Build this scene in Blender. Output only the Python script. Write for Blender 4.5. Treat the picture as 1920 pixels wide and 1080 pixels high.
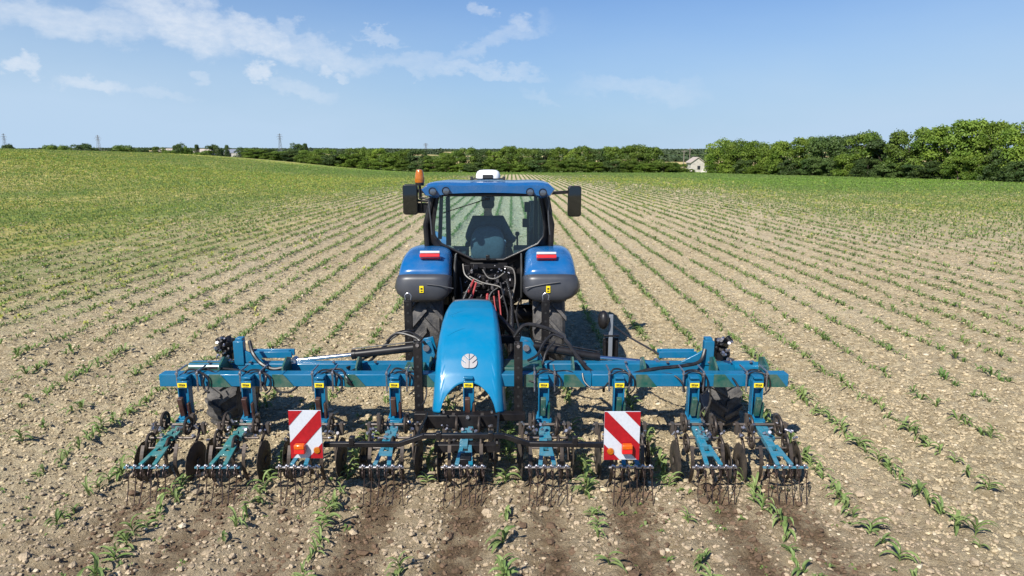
import bpy, math, random
import numpy as np
from mathutils import Vector, Matrix, Euler

R = math.radians
for o in list(bpy.data.objects):
    bpy.data.objects.remove(o)
scene = bpy.context.scene
COL = scene.collection

# ------------------------------------------------------------------ camera
H = 3.05
PITCH = R(11.27)
cam_d = bpy.data.cameras.new('camera')
cam_d.sensor_width = 36.0
cam_d.lens = 24.0
cam_d.clip_start = 0.1
cam_d.clip_end = 20000
cam = bpy.data.objects.new('camera', cam_d)
cam.location = (0, 0, H)
cam.rotation_euler = (R(90) - PITCH, 0, 0)
COL.objects.link(cam)
scene.camera = cam

# ------------------------------------------------------------------ exposure, sun, sky
scene.view_settings.view_transform = 'Standard'
scene.view_settings.look = 'None'
scene.view_settings.gamma = 1.0
scene.view_settings.exposure = 0.5
SUNV = Vector((-0.57, -0.85, 1.0)).normalized()
sl = bpy.data.lights.new('sun', 'SUN')
sl.energy = 5.0
sl.angle = R(0.5)
sl.color = (1.0, 0.95, 0.86)
sun = bpy.data.objects.new('sun', sl)
sun.rotation_euler = (-SUNV).to_track_quat('-Z', 'Y').to_euler()
COL.objects.link(sun)

world = bpy.data.worlds.new('World')
scene.world = world
world.use_nodes = True
wt = world.node_tree
for n in list(wt.nodes):
    wt.nodes.remove(n)


def build_world():
    N, L = wt.nodes, wt.links
    out = N.new('ShaderNodeOutputWorld')
    bg = N.new('ShaderNodeBackground')
    bg.inputs['Strength'].default_value = 0.066
    L.new(bg.outputs[0], out.inputs[0])
    sky = N.new('ShaderNodeTexSky')
    sky.sky_type = 'NISHITA'
    sky.sun_disc = False
    sky.sun_elevation = math.asin(SUNV.z)
    sky.sun_rotation = R(213.8)
    sky.altitude = 100
    sky.air_density = 1.15
    sky.dust_density = 0.6
    sky.ozone_density = 2.6

    tc = N.new('ShaderNodeTexCoord')
    sep = N.new('ShaderNodeSeparateXYZ')
    L.new(tc.outputs['Generated'], sep.inputs[0])

    def m(op, a, b=None, c=None, clamp=False):
        n = N.new('ShaderNodeMath')
        n.operation = op
        n.use_clamp = clamp
        for i, v in enumerate((a, b, c)):
            if v is None:
                continue
            if isinstance(v, (int, float)):
                n.inputs[i].default_value = v
            else:
                L.new(v, n.inputs[i])
        return n.outputs[0]
    az = m('MULTIPLY', m('ARCTAN2', sep.outputs[0], sep.outputs[1]), 180 / math.pi)
    el = m('MULTIPLY', m('ARCSINE', sep.outputs[2]), 180 / math.pi)
    comb = N.new('ShaderNodeCombineXYZ')
    L.new(az, comb.inputs[0])
    L.new(el, comb.inputs[1])

    def noise(scale, detail, vec, rough=0.6, sx=1, sy=1):
        mp = N.new('ShaderNodeMapping')
        mp.inputs['Scale'].default_value = (sx, sy, 1)
        L.new(vec, mp.inputs[0])
        n = N.new('ShaderNodeTexNoise')
        n.inputs['Scale'].default_value = scale
        n.inputs['Detail'].default_value = detail
        n.inputs['Roughness'].default_value = rough
        L.new(mp.outputs[0], n.inputs['Vector'])
        return n
    nz = noise(0.42, 7, comb.outputs[0], 0.62, 0.8, 1.2)
    sub = N.new('ShaderNodeVectorMath')
    sub.operation = 'SUBTRACT'
    L.new(nz.outputs['Color'], sub.inputs[0])
    sub.inputs[1].default_value = (0.5, 0.5, 0.5)
    sc = N.new('ShaderNodeVectorMath')
    sc.operation = 'SCALE'
    sc.inputs['Scale'].default_value = 4.4
    L.new(sub.outputs[0], sc.inputs[0])
    wv = N.new('ShaderNodeVectorMath')
    wv.operation = 'ADD'
    L.new(comb.outputs[0], wv.inputs[0])
    L.new(sc.outputs[0], wv.inputs[1])
    warped = wv.outputs[0]
    fine = noise(1.7, 6, comb.outputs[0], 0.65, 0.7, 1.3).outputs['Fac']
    fine = m('MULTIPLY_ADD', fine, 2.0, -0.45, clamp=True)

    def puff(px, py, w, h, rot, dens, soft=0.9):
        """one cloud bank, given by the direction it lies in (degrees) and its angular size"""
        dx, dy = (px - 960) / 1280, (540 - py) / 1280
        d = Vector((dx, math.cos(PITCH) + dy * math.sin(PITCH), -math.sin(PITCH) + dy * math.cos(PITCH))).normalized()
        a0 = math.degrees(math.atan2(d.x, d.y))
        e0 = math.degrees(math.asin(d.z))
        mp = N.new('ShaderNodeMapping')
        mp.vector_type = 'TEXTURE'
        mp.inputs['Location'].default_value = (a0, e0, 0)
        mp.inputs['Rotation'].default_value = (0, 0, R(rot))
        mp.inputs['Scale'].default_value = (w, h, 1)
        L.new(warped, mp.inputs[0])
        s2 = N.new('ShaderNodeSeparateXYZ')
        L.new(mp.outputs[0], s2.inputs[0])
        r2 = m('ADD', m('POWER', m('ABSOLUTE', s2.outputs[0]), 2), m('POWER', m('ABSOLUTE', s2.outputs[1]), 2))
        mr = N.new('ShaderNodeMapRange')
        mr.interpolation_type = 'SMOOTHSTEP'
        mr.inputs['From Min'].default_value = 1.0 + soft * 0.4
        mr.inputs['From Max'].default_value = 1.0 - soft
        mr.inputs['To Max'].default_value = dens
        L.new(r2, mr.inputs['Value'])
        return mr.outputs[0]
    banks = [
        (120, 35, 6.5, 1.3, -3, .62, 1.0), (330, 35, 4.6, 1.9, -20, .85, 1.0), (480, 70, 4.6, 1.25, -16, .78, 1.0),
        (620, 98, 4.2, 1.1, -14, .55, 1.0), (760, 115, 5.5, .7, 4, .32, 1.0), (930, 75, 4.5, .7, 16, .34, 1.0),
        (900, 125, 5.5, .55, -8, .42, 1.0),
        (35, 123, 1.0, .75, -20, .75, .9), (165, 158, 2.3, .7, -4, .62, .9), (300, 180, 2.6, .4, -4, .25, 1.0),
        (483, 135, 1.0, .85, 20, .8, .8), (560, 165, 2.8, .75, -8, .36, 1.0), (612, 125, .75, .6, 0, .62, .9),
        (642, 140, .65, .5, 0, .5, .9), (372, 136, .7, .6, -40, .36, .9), (712, 72, 2.0, .35, -4, .4, 1.0),
        (905, 20, 1.0, .45, -25, .45, .9), (975, 42, 1.1, .7, -10, .46, .9), (540, 55, 1.0, .6, -20, .4, .9),
        (1200, 165, 5.5, 1.0, -4, .26, 1.0), (1010, 180, 1.6, .5, -20, .2, 1.0), (775, 132, .7, .4, 0, .3, 1.0),
    ]
    tot = None
    for b in banks:
        p = puff(*b)
        tot = p if tot is None else m('MAXIMUM', tot, p)
    tot = m('MULTIPLY', tot, m('MULTIPLY_ADD', fine, 0.50, 0.50), clamp=True)
    # thin even veil, thicker towards the left horizon
    veil = N.new('ShaderNodeMapRange')
    veil.inputs['From Min'].default_value = 17
    veil.inputs['From Max'].default_value = 0
    veil.inputs['To Min'].default_value = 0.0
    veil.inputs['To Max'].default_value = 0.98
    L.new(el, veil.inputs['Value'])
    vn = noise(0.09, 4, comb.outputs[0], 0.55, 0.6, 1.6).outputs['Fac']
    veilm = m('MULTIPLY', veil.outputs[0], m('ADD', m('MULTIPLY_ADD', vn, 0.5, 0.62), m('MULTIPLY', m('ABSOLUTE', m('ADD', az, -2.0)), 0.011)), clamp=True)
    mixv = N.new('ShaderNodeMix')
    mixv.data_type = 'RGBA'
    L.new(veilm, mixv.inputs[0])
    tint = N.new('ShaderNodeMix')
    tint.data_type = 'RGBA'
    tint.blend_type = 'MULTIPLY'
    tint.inputs[0].default_value = 1
    L.new(sky.outputs[0], tint.inputs[6])
    tint.inputs[7].default_value = (.42, .76, 1.25, 1)
    L.new(tint.outputs[2], mixv.inputs[6])
    mixv.inputs[7].default_value = (5.3, 7.1, 9.2, 1)
    mixc = N.new('ShaderNodeMix')
    mixc.data_type = 'RGBA'
    L.new(tot, mixc.inputs[0])
    L.new(mixv.outputs[2], mixc.inputs[6])
    mixc.inputs[7].default_value = (8.3, 9.0, 10.0, 1)
    L.new(mixc.outputs[2], bg.inputs['Color'])


build_world()


def at(px, py, Y):
    """point at world depth Y seen in the photograph's direction (px, py)"""
    dx, dy = (px - 960) / 1280, (540 - py) / 1280
    d = Vector((dx, math.cos(PITCH) + dy * math.sin(PITCH), -math.sin(PITCH) + dy * math.cos(PITCH)))
    t = Y / d.y
    return Vector((0, 0, H)) + d * t


# ------------------------------------------------------------------ materials
def new_mat(name, color=(.5, .5, .5), rough=0.5, metal=0.0, coat=0.0, spec=0.5, vary=0.0, vscale=6.0, dirt=None,
            bump=0.0, bscale=40.0, dirt_amt=0.5):
    m = bpy.data.materials.new(name)
    m.use_nodes = True
    nt = m.node_tree
    b = nt.nodes['Principled BSDF']
    b.inputs['Base Color'].default_value = (*color, 1)
    b.inputs['Roughness'].default_value = rough
    b.inputs['Metallic'].default_value = metal
    b.inputs['Coat Weight'].default_value = coat
    b.inputs['Coat Roughness'].default_value = 0.08
    b.inputs['Specular IOR Level'].default_value = spec
    geo = nt.nodes.new('ShaderNodeNewGeometry')
    src = None
    if vary > 0 or dirt:
        n = nt.nodes.new('ShaderNodeTexNoise')
        n.inputs['Scale'].default_value = vscale
        n.inputs['Detail'].default_value = 6
        n.inputs['Roughness'].default_value = 0.65
        nt.links.new(geo.outputs['Position'], n.inputs['Vector'])
        ra = nt.nodes.new('ShaderNodeMapRange')
        ra.inputs['From Min'].default_value = 0.35
        ra.inputs['From Max'].default_value = 0.7
        nt.links.new(n.outputs['Fac'], ra.inputs['Value'])
        mix = nt.nodes.new('ShaderNodeMix')
        mix.data_type = 'RGBA'
        mix.inputs[6].default_value = (*color, 1)
        if dirt:
            mix.inputs[7].default_value = (*dirt, 1)
            mu = nt.nodes.new('ShaderNodeMath')
            mu.operation = 'MULTIPLY'
            mu.inputs[1].default_value = dirt_amt
            nt.links.new(ra.outputs[0], mu.inputs[0])
            nt.links.new(mu.outputs[0], mix.inputs[0])
            rr = nt.nodes.new('ShaderNodeMapRange')
            rr.inputs['To Min'].default_value = rough
            rr.inputs['To Max'].default_value = min(1, rough + 0.4)
            nt.links.new(mu.outputs[0], rr.inputs['Value'])
            nt.links.new(rr.outputs[0], b.inputs['Roughness'])
        else:
            mix.inputs[7].default_value = tuple(min(1, c * (1 + vary)) for c in color) + (1,)
            mix.inputs[6].default_value = tuple(c * (1 - vary) for c in color) + (1,)
            nt.links.new(ra.outputs[0], mix.inputs[0])
        nt.links.new(mix.outputs[2], b.inputs['Base Color'])
    if bump > 0:
        n2 = nt.nodes.new('ShaderNodeTexNoise')
        n2.inputs['Scale'].default_value = bscale
        n2.inputs['Detail'].default_value = 5
        nt.links.new(geo.outputs['Position'], n2.inputs['Vector'])
        bp = nt.nodes.new('ShaderNodeBump')
        bp.inputs['Strength'].default_value = bump
        bp.inputs['Distance'].default_value = 0.02
        nt.links.new(n2.outputs['Fac'], bp.inputs['Height'])
        nt.links.new(bp.outputs[0], b.inputs['Normal'])
    return m


DUST = (.36, .28, .19)
M = {}
M['blue'] = new_mat('tractor_blue_paint', (.002, .10, .29), .25, coat=.5, dirt=DUST, vscale=5, dirt_amt=.10)
M['cyan'] = new_mat('light_blue_plastic', (.0, .168, .335), .3, coat=.12, spec=.35, dirt=DUST, vscale=4, dirt_amt=.05)
M['beam'] = new_mat('implement_blue_paint', (.0, .125, .25), .3, coat=.12, spec=.35, dirt=DUST, vscale=7, dirt_amt=.06)
M['teal'] = new_mat('teal_green_paint', (.001, .075, .06), .35, coat=.3, dirt=DUST, vscale=9, dirt_amt=.25)
M['arm'] = new_mat('turquoise_paint', (.0, .165, .26), .35, coat=.2, dirt=DUST, vscale=11, dirt_amt=.3)
M['armt'] = new_mat('teal_paint', (.0, .16, .17), .35, coat=.2, dirt=DUST, vscale=11, dirt_amt=.3)
M['grey'] = new_mat('grey_plastic', (.040, .043, .052), .38, dirt=(.2, .19, .18), vscale=4, dirt_amt=.10)
M['black'] = new_mat('black_paint', (.006, .006, .008), .38, spec=.35, dirt=(.12, .10, .08), vscale=8, dirt_amt=.12)
M['blackm'] = new_mat('black_machinery', (.004, .004, .006), .45, spec=.35, dirt=(.08, .065, .055), vscale=12, dirt_amt=.15)
M['rubber'] = new_mat('tyre_rubber', (.035, .035, .038), .65, dirt=(.20, .185, .17), vscale=9, dirt_amt=.7, bump=.3, bscale=60)
M['hose'] = new_mat('hose_rubber', (.008, .008, .010), .35, dirt=(.1, .09, .08), vscale=15, dirt_amt=.2)
M['steel'] = new_mat('worn_steel', (.16, .145, .135), .45, metal=.75, dirt=(.16, .11, .075), vscale=14, dirt_amt=.65)
M['disc'] = new_mat('earthy_steel', (.05, .046, .045), .5, metal=.4, dirt=(.15, .115, .08), vscale=12, dirt_amt=.75)
M['tine'] = new_mat('tine_steel', (.05, .035, .035), .4, metal=.6, dirt=(.16, .11, .075), vscale=14, dirt_amt=.4)
M['chrome'] = new_mat('chrome', (.75, .72, .72), .15, metal=1.0)
M['bolt'] = new_mat('zinc', (.5, .48, .5), .35, metal=.9, vary=.3, vscale=40)
M['white'] = new_mat('white_plastic', (.78, .78, .77), .35, vary=.05)
M['red'] = new_mat('red_reflective', (.33, .006, .012), .4, vary=.15, vscale=30)
M['signw'] = new_mat('white_reflective', (.52, .55, .60), .4, vary=.06, vscale=40)
M['redp'] = new_mat('red_paint', (.30, .006, .018), .35, dirt=DUST, dirt_amt=.2)
M['yellow'] = new_mat('yellow_sticker', (.85, .65, .01), .5, vary=.1, vscale=60)
M['ink'] = new_mat('black_ink', (.02, .02, .02), .6)
M['amber'] = new_mat('amber_plastic', (.42, .12, .006), .2, coat=.5, vary=.2, vscale=60)
M['orange'] = new_mat('orange_lens', (.62, .11, .006), .22, coat=.5, vary=.2, vscale=80)
M['redl'] = new_mat('red_lens', (.62, .02, .02), .2, coat=.6)
M['lens'] = new_mat('clear_lens', (.50, .52, .55), .12, coat=.8)
M['seat'] = new_mat('seat_cloth', (.05, .085, .12), .8, vary=.2, vscale=30)
M['shirt'] = new_mat('dark_shirt', (.02, .045, .075), .85, vary=.25, vscale=12, bump=.3, bscale=20)
M['cap'] = new_mat('cap_cloth', (.02, .03, .05), .8)
M['skin'] = new_mat('skin', (.45, .27, .19), .55)
M['hair'] = new_mat('hair', (.03, .02, .015), .7)
M['mirror'] = new_mat('mirror_glass', (.06, .068, .075), .03, metal=1.0)
M['silver'] = new_mat('silver_emblem', (.36, .345, .34), .42, metal=.8)
M['lamp'] = new_mat('lamp_glass', (.12, .15, .2), .12, metal=.6, coat=.6)
M['headliner'] = new_mat('cab_lining', (.02, .03, .035), .8)


def glass_mat(name, tint, gloss=0.12):
    m = bpy.data.materials.new(name)
    m.use_nodes = True
    nt = m.node_tree
    for n in list(nt.nodes):
        nt.nodes.remove(n)
    out = nt.nodes.new('ShaderNodeOutputMaterial')
    t = nt.nodes.new('ShaderNodeBsdfTransparent')
    t.inputs[0].default_value = (*tint, 1)
    g = nt.nodes.new('ShaderNodeBsdfGlossy')
    g.inputs['Roughness'].default_value = .02
    g.inputs['Color'].default_value = (.85, .95, 1, 1)
    fr = nt.nodes.new('ShaderNodeFresnel')
    fr.inputs[0].default_value = 1.5
    ad = nt.nodes.new('ShaderNodeMath')
    ad.operation = 'ADD'
    ad.inputs[1].default_value = gloss
    ad.use_clamp = True
    nt.links.new(fr.outputs[0], ad.inputs[0])
    mx = nt.nodes.new('ShaderNodeMixShader')
    nt.links.new(ad.outputs[0], mx.inputs[0])
    nt.links.new(t.outputs[0], mx.inputs[1])
    nt.links.new(g.outputs[0], mx.inputs[2])
    nt.links.new(mx.outputs[0], out.inputs[0])
    return m


M['glass'] = glass_mat('tinted_glass', (.68, .88, .90), .008)
M['glassf'] = glass_mat('windscreen_glass', (.84, .95, .96), -.01)


# ------------------------------------------------------------------ mesh builder
class MB:
    def __init__(s):
        s.v = []
        s.f = []
        s.mi = []
        s.cur = 0

    def add(s, vs, fs):
        b = len(s.v)
        s.v.extend([tuple(v) for v in vs])
        for f in fs:
            s.f.append(tuple(i + b for i in f))
            s.mi.append(s.cur)
        return s

    def box(s, c, size, rot=None):
        x, y, z = [d / 2 for d in size]
        vs = [Vector((a * x, b * y, e * z)) for a in (-1, 1) for b in (-1, 1) for e in (-1, 1)]
        if rot is not None:
            if not isinstance(rot, Matrix):
                rot = Euler(rot).to_matrix()
            vs = [rot @ v for v in vs]
        c = Vector(c)
        return s.add([v + c for v in vs],
                     [(0, 1, 3, 2), (4, 6, 7, 5), (0, 4, 5, 1), (2, 3, 7, 6), (0, 2, 6, 4), (1, 5, 7, 3)])

    def bar(s, p0, p1, w, h, up=(0, 0, 1)):
        """rectangular bar from p0 to p1, w across, h along up"""
        p0, p1 = Vector(p0), Vector(p1)
        d = (p1 - p0)
        L = d.length
        d.normalize()
        u = Vector(up)
        sd = d.cross(u)
        if sd.length < 1e-4:
            sd = d.cross(Vector((0, 1, 0)))
        sd.normalize()
        u = sd.cross(d)
        rot = Matrix((sd, d, u)).transposed()
        return s.box((p0 + p1) / 2, (w, L, h), rot)

    def tube(s, pts, r, n=8, cap=True, closed=False):
        pts = [Vector(p) for p in pts]
        rs = r if isinstance(r, (list, tuple)) else [r] * len(pts)
        m = len(pts)
        rings = []
        prev = None
        for i, p in enumerate(pts):
            if closed:
                t = pts[(i + 1) % m] - pts[i - 1]
            else:
                t = pts[min(i + 1, m - 1)] - pts[max(i - 1, 0)]
            if t.length < 1e-9:
                t = Vector((0, 0, 1))
            t.normalize()
            if prev is None:
                a = Vector((0, 0, 1)) if abs(t.z) < .9 else Vector((1, 0, 0))
                u = t.cross(a).normalized()
            else:
                u = prev - t * prev.dot(t)
                if u.length < 1e-6:
                    u = t.cross(Vector((0, 0, 1)))
                u.normalize()
            prev = u
            w = t.cross(u)
            rings.append([p + (u * math.cos(2 * math.pi * k / n) + w * math.sin(2 * math.pi * k / n)) * rs[i] for k in range(n)])
        vs = [v for ring in rings for v in ring]
        fs = []
        for i in range(m if closed else m - 1):
            j = (i + 1) % m
            for k in range(n):
                fs.append((i * n + k, i * n + (k + 1) % n, j * n + (k + 1) % n, j * n + k))
        if cap and not closed:
            fs.append(tuple(range(n - 1, -1, -1)))
            fs.append(tuple((m - 1) * n + k for k in range(n)))
        return s.add(vs, fs)

    def cyl(s, p0, p1, r, n=16):
        return s.tube([p0, p1], r, n)

    def lathe(s, prof, c, axis='X', n=32, a0=0, a1=2 * math.pi):
        """prof: list of (offset along axis, radius); closed ring"""
        c = Vector(c)
        vs = []
        m = len(prof)
        full = abs(a1 - a0 - 2 * math.pi) < 1e-6
        cnt = n if full else n + 1
        for k in range(cnt):
            a = a0 + (a1 - a0) * k / n
            ca, sa = math.cos(a), math.sin(a)
            for (o, r) in prof:
                if axis == 'X':
                    vs.append(c + Vector((o, r * ca, r * sa)))
                elif axis == 'Y':
                    vs.append(c + Vector((r * ca, o, r * sa)))
                else:
                    vs.append(c + Vector((r * ca, r * sa, o)))
        fs = []
        for k in range(n):
            k2 = (k + 1) % cnt
            for i in range(m - 1):
                fs.append((k * m + i, k * m + i + 1, k2 * m + i + 1, k2 * m + i))
        return s.add(vs, fs)

    def prism(s, poly, off):
        """poly: 3D points (planar); off: extrusion vector"""
        off = Vector(off)
        n = len(poly)
        vs = [Vector(p) for p in poly] + [Vector(p) + off for p in poly]
        fs = [tuple(range(n)), tuple(range(2 * n - 1, n - 1, -1))]
        for i in range(n):
            fs.append((i, i + n, (i + 1) % n + n, (i + 1) % n))
        return s.add(vs, fs)

    def grid(s, rows):
        """rows of points"""
        m = len(rows[0])
        vs = [p for r_ in rows for p in r_]
        fs = []
        for i in range(len(rows) - 1):
            for k in range(m - 1):
                fs.append((i * m + k, i * m + k + 1, (i + 1) * m + k + 1, (i + 1) * m + k))
        return s.add(vs, fs)

    def ball(s, c, r, sc=(1, 1, 1), n=14, m=8):
        c = Vector(c)
        rows = []
        for i in range(m + 1):
            t = math.pi * i / m
            rows.append([c + Vector((r * sc[0] * math.sin(t) * math.cos(2 * math.pi * k / n), r * sc[1] * math.sin(t) * math.sin(2 * math.pi * k / n), r * sc[2] * math.cos(t))) for k in range(n + 1)])
        return s.grid(rows)

    def build(s, name, mats, parent=None, bevel=0.0, smooth=40, origin=None, solid=0.0):
        me = bpy.data.meshes.new(name)
        org = Vector(origin) if origin is not None else Vector((0, 0, 0))
        me.from_pydata([Vector(v) - org for v in s.v], [], s.f)
        if not isinstance(mats, (list, tuple)):
            mats = [mats]
        for mt in mats:
            me.materials.append(mt)
        me.polygons.foreach_set('material_index', s.mi)
        import bmesh
        bm = bmesh.new()
        bm.from_mesh(me)
        bmesh.ops.remove_doubles(bm, verts=bm.verts, dist=1e-5)
        bmesh.ops.recalc_face_normals(bm, faces=bm.faces)
        bm.to_mesh(me)
        bm.free()
        if smooth:
            me.polygons.foreach_set('use_smooth', [True] * len(me.polygons))
            me.set_sharp_from_angle(angle=R(smooth))
        o = bpy.data.objects.new(name, me)
        COL.objects.link(o)
        o.location = org
        if parent is not None:
            o.parent = parent
            o.matrix_parent_inverse = Matrix.Identity(4)
            # parents never carry rotation or scale here, only a location
            loc = Vector((0, 0, 0))
            p = parent
            while p is not None:
                loc += p.location
                p = p.parent
            o.location = org - loc
        if solid:
            md = o.modifiers.new('solid', 'SOLIDIFY')
            md.thickness = solid
            md.offset = -1
        if bevel:
            md = o.modifiers.new('bevel', 'BEVEL')
            md.width = bevel
            md.segments = 2
            md.limit_method = 'ANGLE'
            md.angle_limit = R(40)
        return o


def build_pieces(mb, name, mats, parent, join=.03, **kw):
    """every separate piece of a builder becomes its own object; pieces closer than `join` stay together"""
    n = len(mb.v)
    par = list(range(n))

    def find(a):
        while par[a] != a:
            par[a] = par[par[a]]
            a = par[a]
        return a
    for f in mb.f:
        for k in f[1:]:
            par[find(k)] = find(f[0])
    comps = {}
    for i in range(n):
        comps.setdefault(find(i), []).append(i)
    boxes = []
    for r_, ids in comps.items():
        P = np.array([mb.v[i] for i in ids])
        boxes.append([P.min(0), P.max(0), {r_}])
    merged = True
    while merged:
        merged = False
        for i in range(len(boxes)):
            for j in range(i + 1, len(boxes)):
                a, c = boxes[i], boxes[j]
                if np.all(a[0] - join <= c[1]) and np.all(c[0] - join <= a[1]):
                    boxes[i] = [np.minimum(a[0], c[0]), np.maximum(a[1], c[1]), a[2] | c[2]]
                    del boxes[j]
                    merged = True
                    break
            if merged:
                break
    for lo, hi, roots in boxes:
        s = MB()
        m_ = {}
        for f, mi in zip(mb.f, mb.mi):
            if find(f[0]) in roots:
                for i in f:
                    if i not in m_:
                        m_[i] = len(s.v)
                        s.v.append(mb.v[i])
                s.f.append(tuple(m_[i] for i in f))
                s.mi.append(mi)
        s.build(name, mats, parent, **kw)


def tag(o, label=None, cat=None, group=None, kind=None):
    if label:
        o['label'] = label
    if cat:
        o['category'] = cat
    if group:
        o['group'] = group
    if kind:
        o['kind'] = kind
    return o


def empty(name, loc):
    o = bpy.data.objects.new(name, None)
    o.empty_display_size = .2
    o.location = loc
    COL.objects.link(o)
    return o


def copy_tree(o, parent=None):
    c = o.copy()
    COL.objects.link(c)
    c.parent = parent
    for ch in [x for x in bpy.data.objects if x.parent == o]:
        copy_tree(ch, c)
    return c


def smooth_path(pts, k=6):
    """Catmull-Rom"""
    pts = [Vector(p) for p in pts]
    out = []
    P = [pts[0]] + pts + [pts[-1]]
    for i in range(1, len(P) - 2):
        for j in range(k):
            t = j / k
            p0, p1, p2, p3 = P[i - 1], P[i], P[i + 1], P[i + 2]
            out.append(0.5 * ((2 * p1) + (p2 - p0) * t + (2 * p0 - 5 * p1 + 4 * p2 - p3) * t * t + (-p0 + 3 * p1 - 3 * p2 + p3) * t ** 3))
    out.append(pts[-1])
    return out


# ------------------------------------------------------------------ terrain functions (numpy)
def _hash(ix, iy, seed):
    h = (ix.astype(np.int64) * 374761393 + iy.astype(np.int64) * 668265263 + seed * 982451653) & 0xffffffff
    h = ((h ^ (h >> 13)) * 1274126177) & 0xffffffff
    h = (h ^ (h >> 16)) & 0xffffffff
    return h / 4294967295.0


def vnoise(x, y, seed=0):
    ix, iy = np.floor(x), np.floor(y)
    fx, fy = x - ix, y - iy
    fx = fx * fx * (3 - 2 * fx)
    fy = fy * fy * (3 - 2 * fy)
    a = _hash(ix, iy, seed)
    b = _hash(ix + 1, iy, seed)
    c = _hash(ix, iy + 1, seed)
    d = _hash(ix + 1, iy + 1, seed)
    return (a * (1 - fx) + b * fx) * (1 - fy) + (c * (1 - fx) + d * fx) * fy


def fbm(x, y, seed=0, octv=4):
    t = 0
    amp = 1
    s = 0
    for i in range(octv):
        t = t + amp * vnoise(x * 2 ** i, y * 2 ** i, seed + i * 17)
        s += amp
        amp *= .55
    return t / s


def sstep(a, b, x):
    t = np.clip((x - a) / (b - a), 0, 1)
    return t * t * (3 - 2 * t)


ROW0, ROWS = -0.055, 0.745


def terrain(x, y):
    """large-scale ground height"""
    x = np.asarray(x, float)
    y = np.asarray(y, float)
    yy = np.minimum(y, 230)
    base = -0.0145 * (np.sqrt((np.maximum(yy - 14, 0)) ** 2 + 36) - 6) * (yy > 14)
    rise = 5.3 * sstep(-20, -104, x) * sstep(-30, 60, y)
    z = base + rise
    # crest on the left: ground falls again behind it
    z = z - 5.5 * sstep(-30, -90, x) * sstep(190, 330, y)
    # distant country
    far = sstep(330, 1500, y)
    z = z + far * (3.0 + 9.0 * fbm(x / 700 + 3, y / 900, 5, 3))
    z = z + sstep(1500, 4200, y) * (4 + 12 * fbm(x / 1500 + 9, y / 2500, 8, 3))
    return z


def micro(x, y):
    """clods and tilth"""
    rx = (x - ROW0) / ROWS
    ph = rx - np.floor(rx)
    ridge = 0.018 * np.cos(2 * np.pi * ph)
    n1 = fbm(x * 7, y * 7, 31, 3) - .5
    n2 = vnoise(x * 17, y * 17, 57) - .5
    n3 = np.abs(vnoise(x * 31, y * 31, 91) - .5)
    n4 = fbm(x * 1.3, y * 1.3, 77, 2) - .5
    return ridge + .080 * n1 + .042 * n2 - .05 * n3 + .06 * n4


UNIT_X = [-3.25, -2.62, -1.90, -1.16, -.43, .315, 1.06, 1.80, 2.43]


def fades(y):
    return np.clip(1.25 - y / 80, .25, 1)


def ground_z(x, y):
    x = np.asarray(x, float)
    y = np.asarray(y, float)
    near = (y < 60) & (np.abs(x) < 45)
    return terrain(x, y) + np.where(near, micro(x, y) * fades(y), 0)


def gz(x, y):
    return float(ground_z(np.array([x]), np.array([y]))[0])


def axis_steps(fine_a, fine_b, d, end, grow):
    out = list(np.arange(fine_a, fine_b, d))
    s = d
    p = out[-1]
    while p < end:
        s *= grow
        p += s
        out.append(p)
    return out


def obj_from_arrays(name, V, F, mats, mi=None, smooth=False, attrs=None):
    """V (n,3), F (m,k) with a constant k"""
    me = bpy.data.meshes.new(name)
    V = np.ascontiguousarray(V, dtype=np.float32)
    F = np.ascontiguousarray(F, dtype=np.int32)
    m, k = F.shape
    me.vertices.add(len(V))
    me.vertices.foreach_set('co', V.ravel())
    me.loops.add(m * k)
    me.loops.foreach_set('vertex_index', F.ravel())
    me.polygons.add(m)
    me.polygons.foreach_set('loop_start', np.arange(0, m * k, k, dtype=np.int32))
    me.polygons.foreach_set('loop_total', np.full(m, k, dtype=np.int32))
    for mt in mats:
        me.materials.append(mt)
    if mi is not None:
        me.polygons.foreach_set('material_index', np.ascontiguousarray(mi, dtype=np.int32))
    me.update(calc_edges=True)
    me.polygons.foreach_set('use_smooth', np.full(m, smooth, dtype=bool))
    if attrs:
        for an, av in attrs.items():
            a = me.attributes.new(an, 'FLOAT', 'POINT')
            a.data.foreach_set('value', np.ascontiguousarray(av, dtype=np.float32))
    o = bpy.data.objects.new(name, me)
    COL.objects.link(o)
    return o


def green_mask(x, y):
    n = fbm(x / 9, y / 26, 12, 3)
    n2 = fbm(x / 2.2, y / 9, 14, 3)
    st = vnoise(x / .8, y / 26, 15)
    left = sstep(-3, -19, x + 7 * (n - .5) + 4 * (st - .5))
    left = left * (.50 + .5 * n2 + .25 * sstep(-16, -30, x))
    right = sstep(5, 21, x + 12 * (n - .5) + 3 * (st - .5)) * (.22 + .78 * n) * sstep(12, 45, y)
    head = sstep(140, 172, y + 30 * (n - .5) + np.clip(np.abs(x - 4) * .45, 0, 45))
    rtop = sstep(18, 34, x + 10 * (n - .5)) * sstep(42, 72, y) * .85 * (1 - .8 * sstep(46, 52, x) * sstep(70, 78, y) * (1 - sstep(92, 98, y)))
    return np.clip(np.maximum(np.maximum(left, right), np.maximum(head, rtop)), 0, 1)


def lush_mask(x, y):
    n = fbm(x / 9, y / 26, 12, 3)
    a = sstep(138, 165, y + 26 * (n - .5) + np.clip(np.abs(x - 4) * .45, 0, 45))
    c = sstep(20, 34, x + 12 * (n - .5)) * sstep(48, 78, y)
    return np.clip(np.maximum(a * sstep(-75, -35, x), c), 0, 1)


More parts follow.
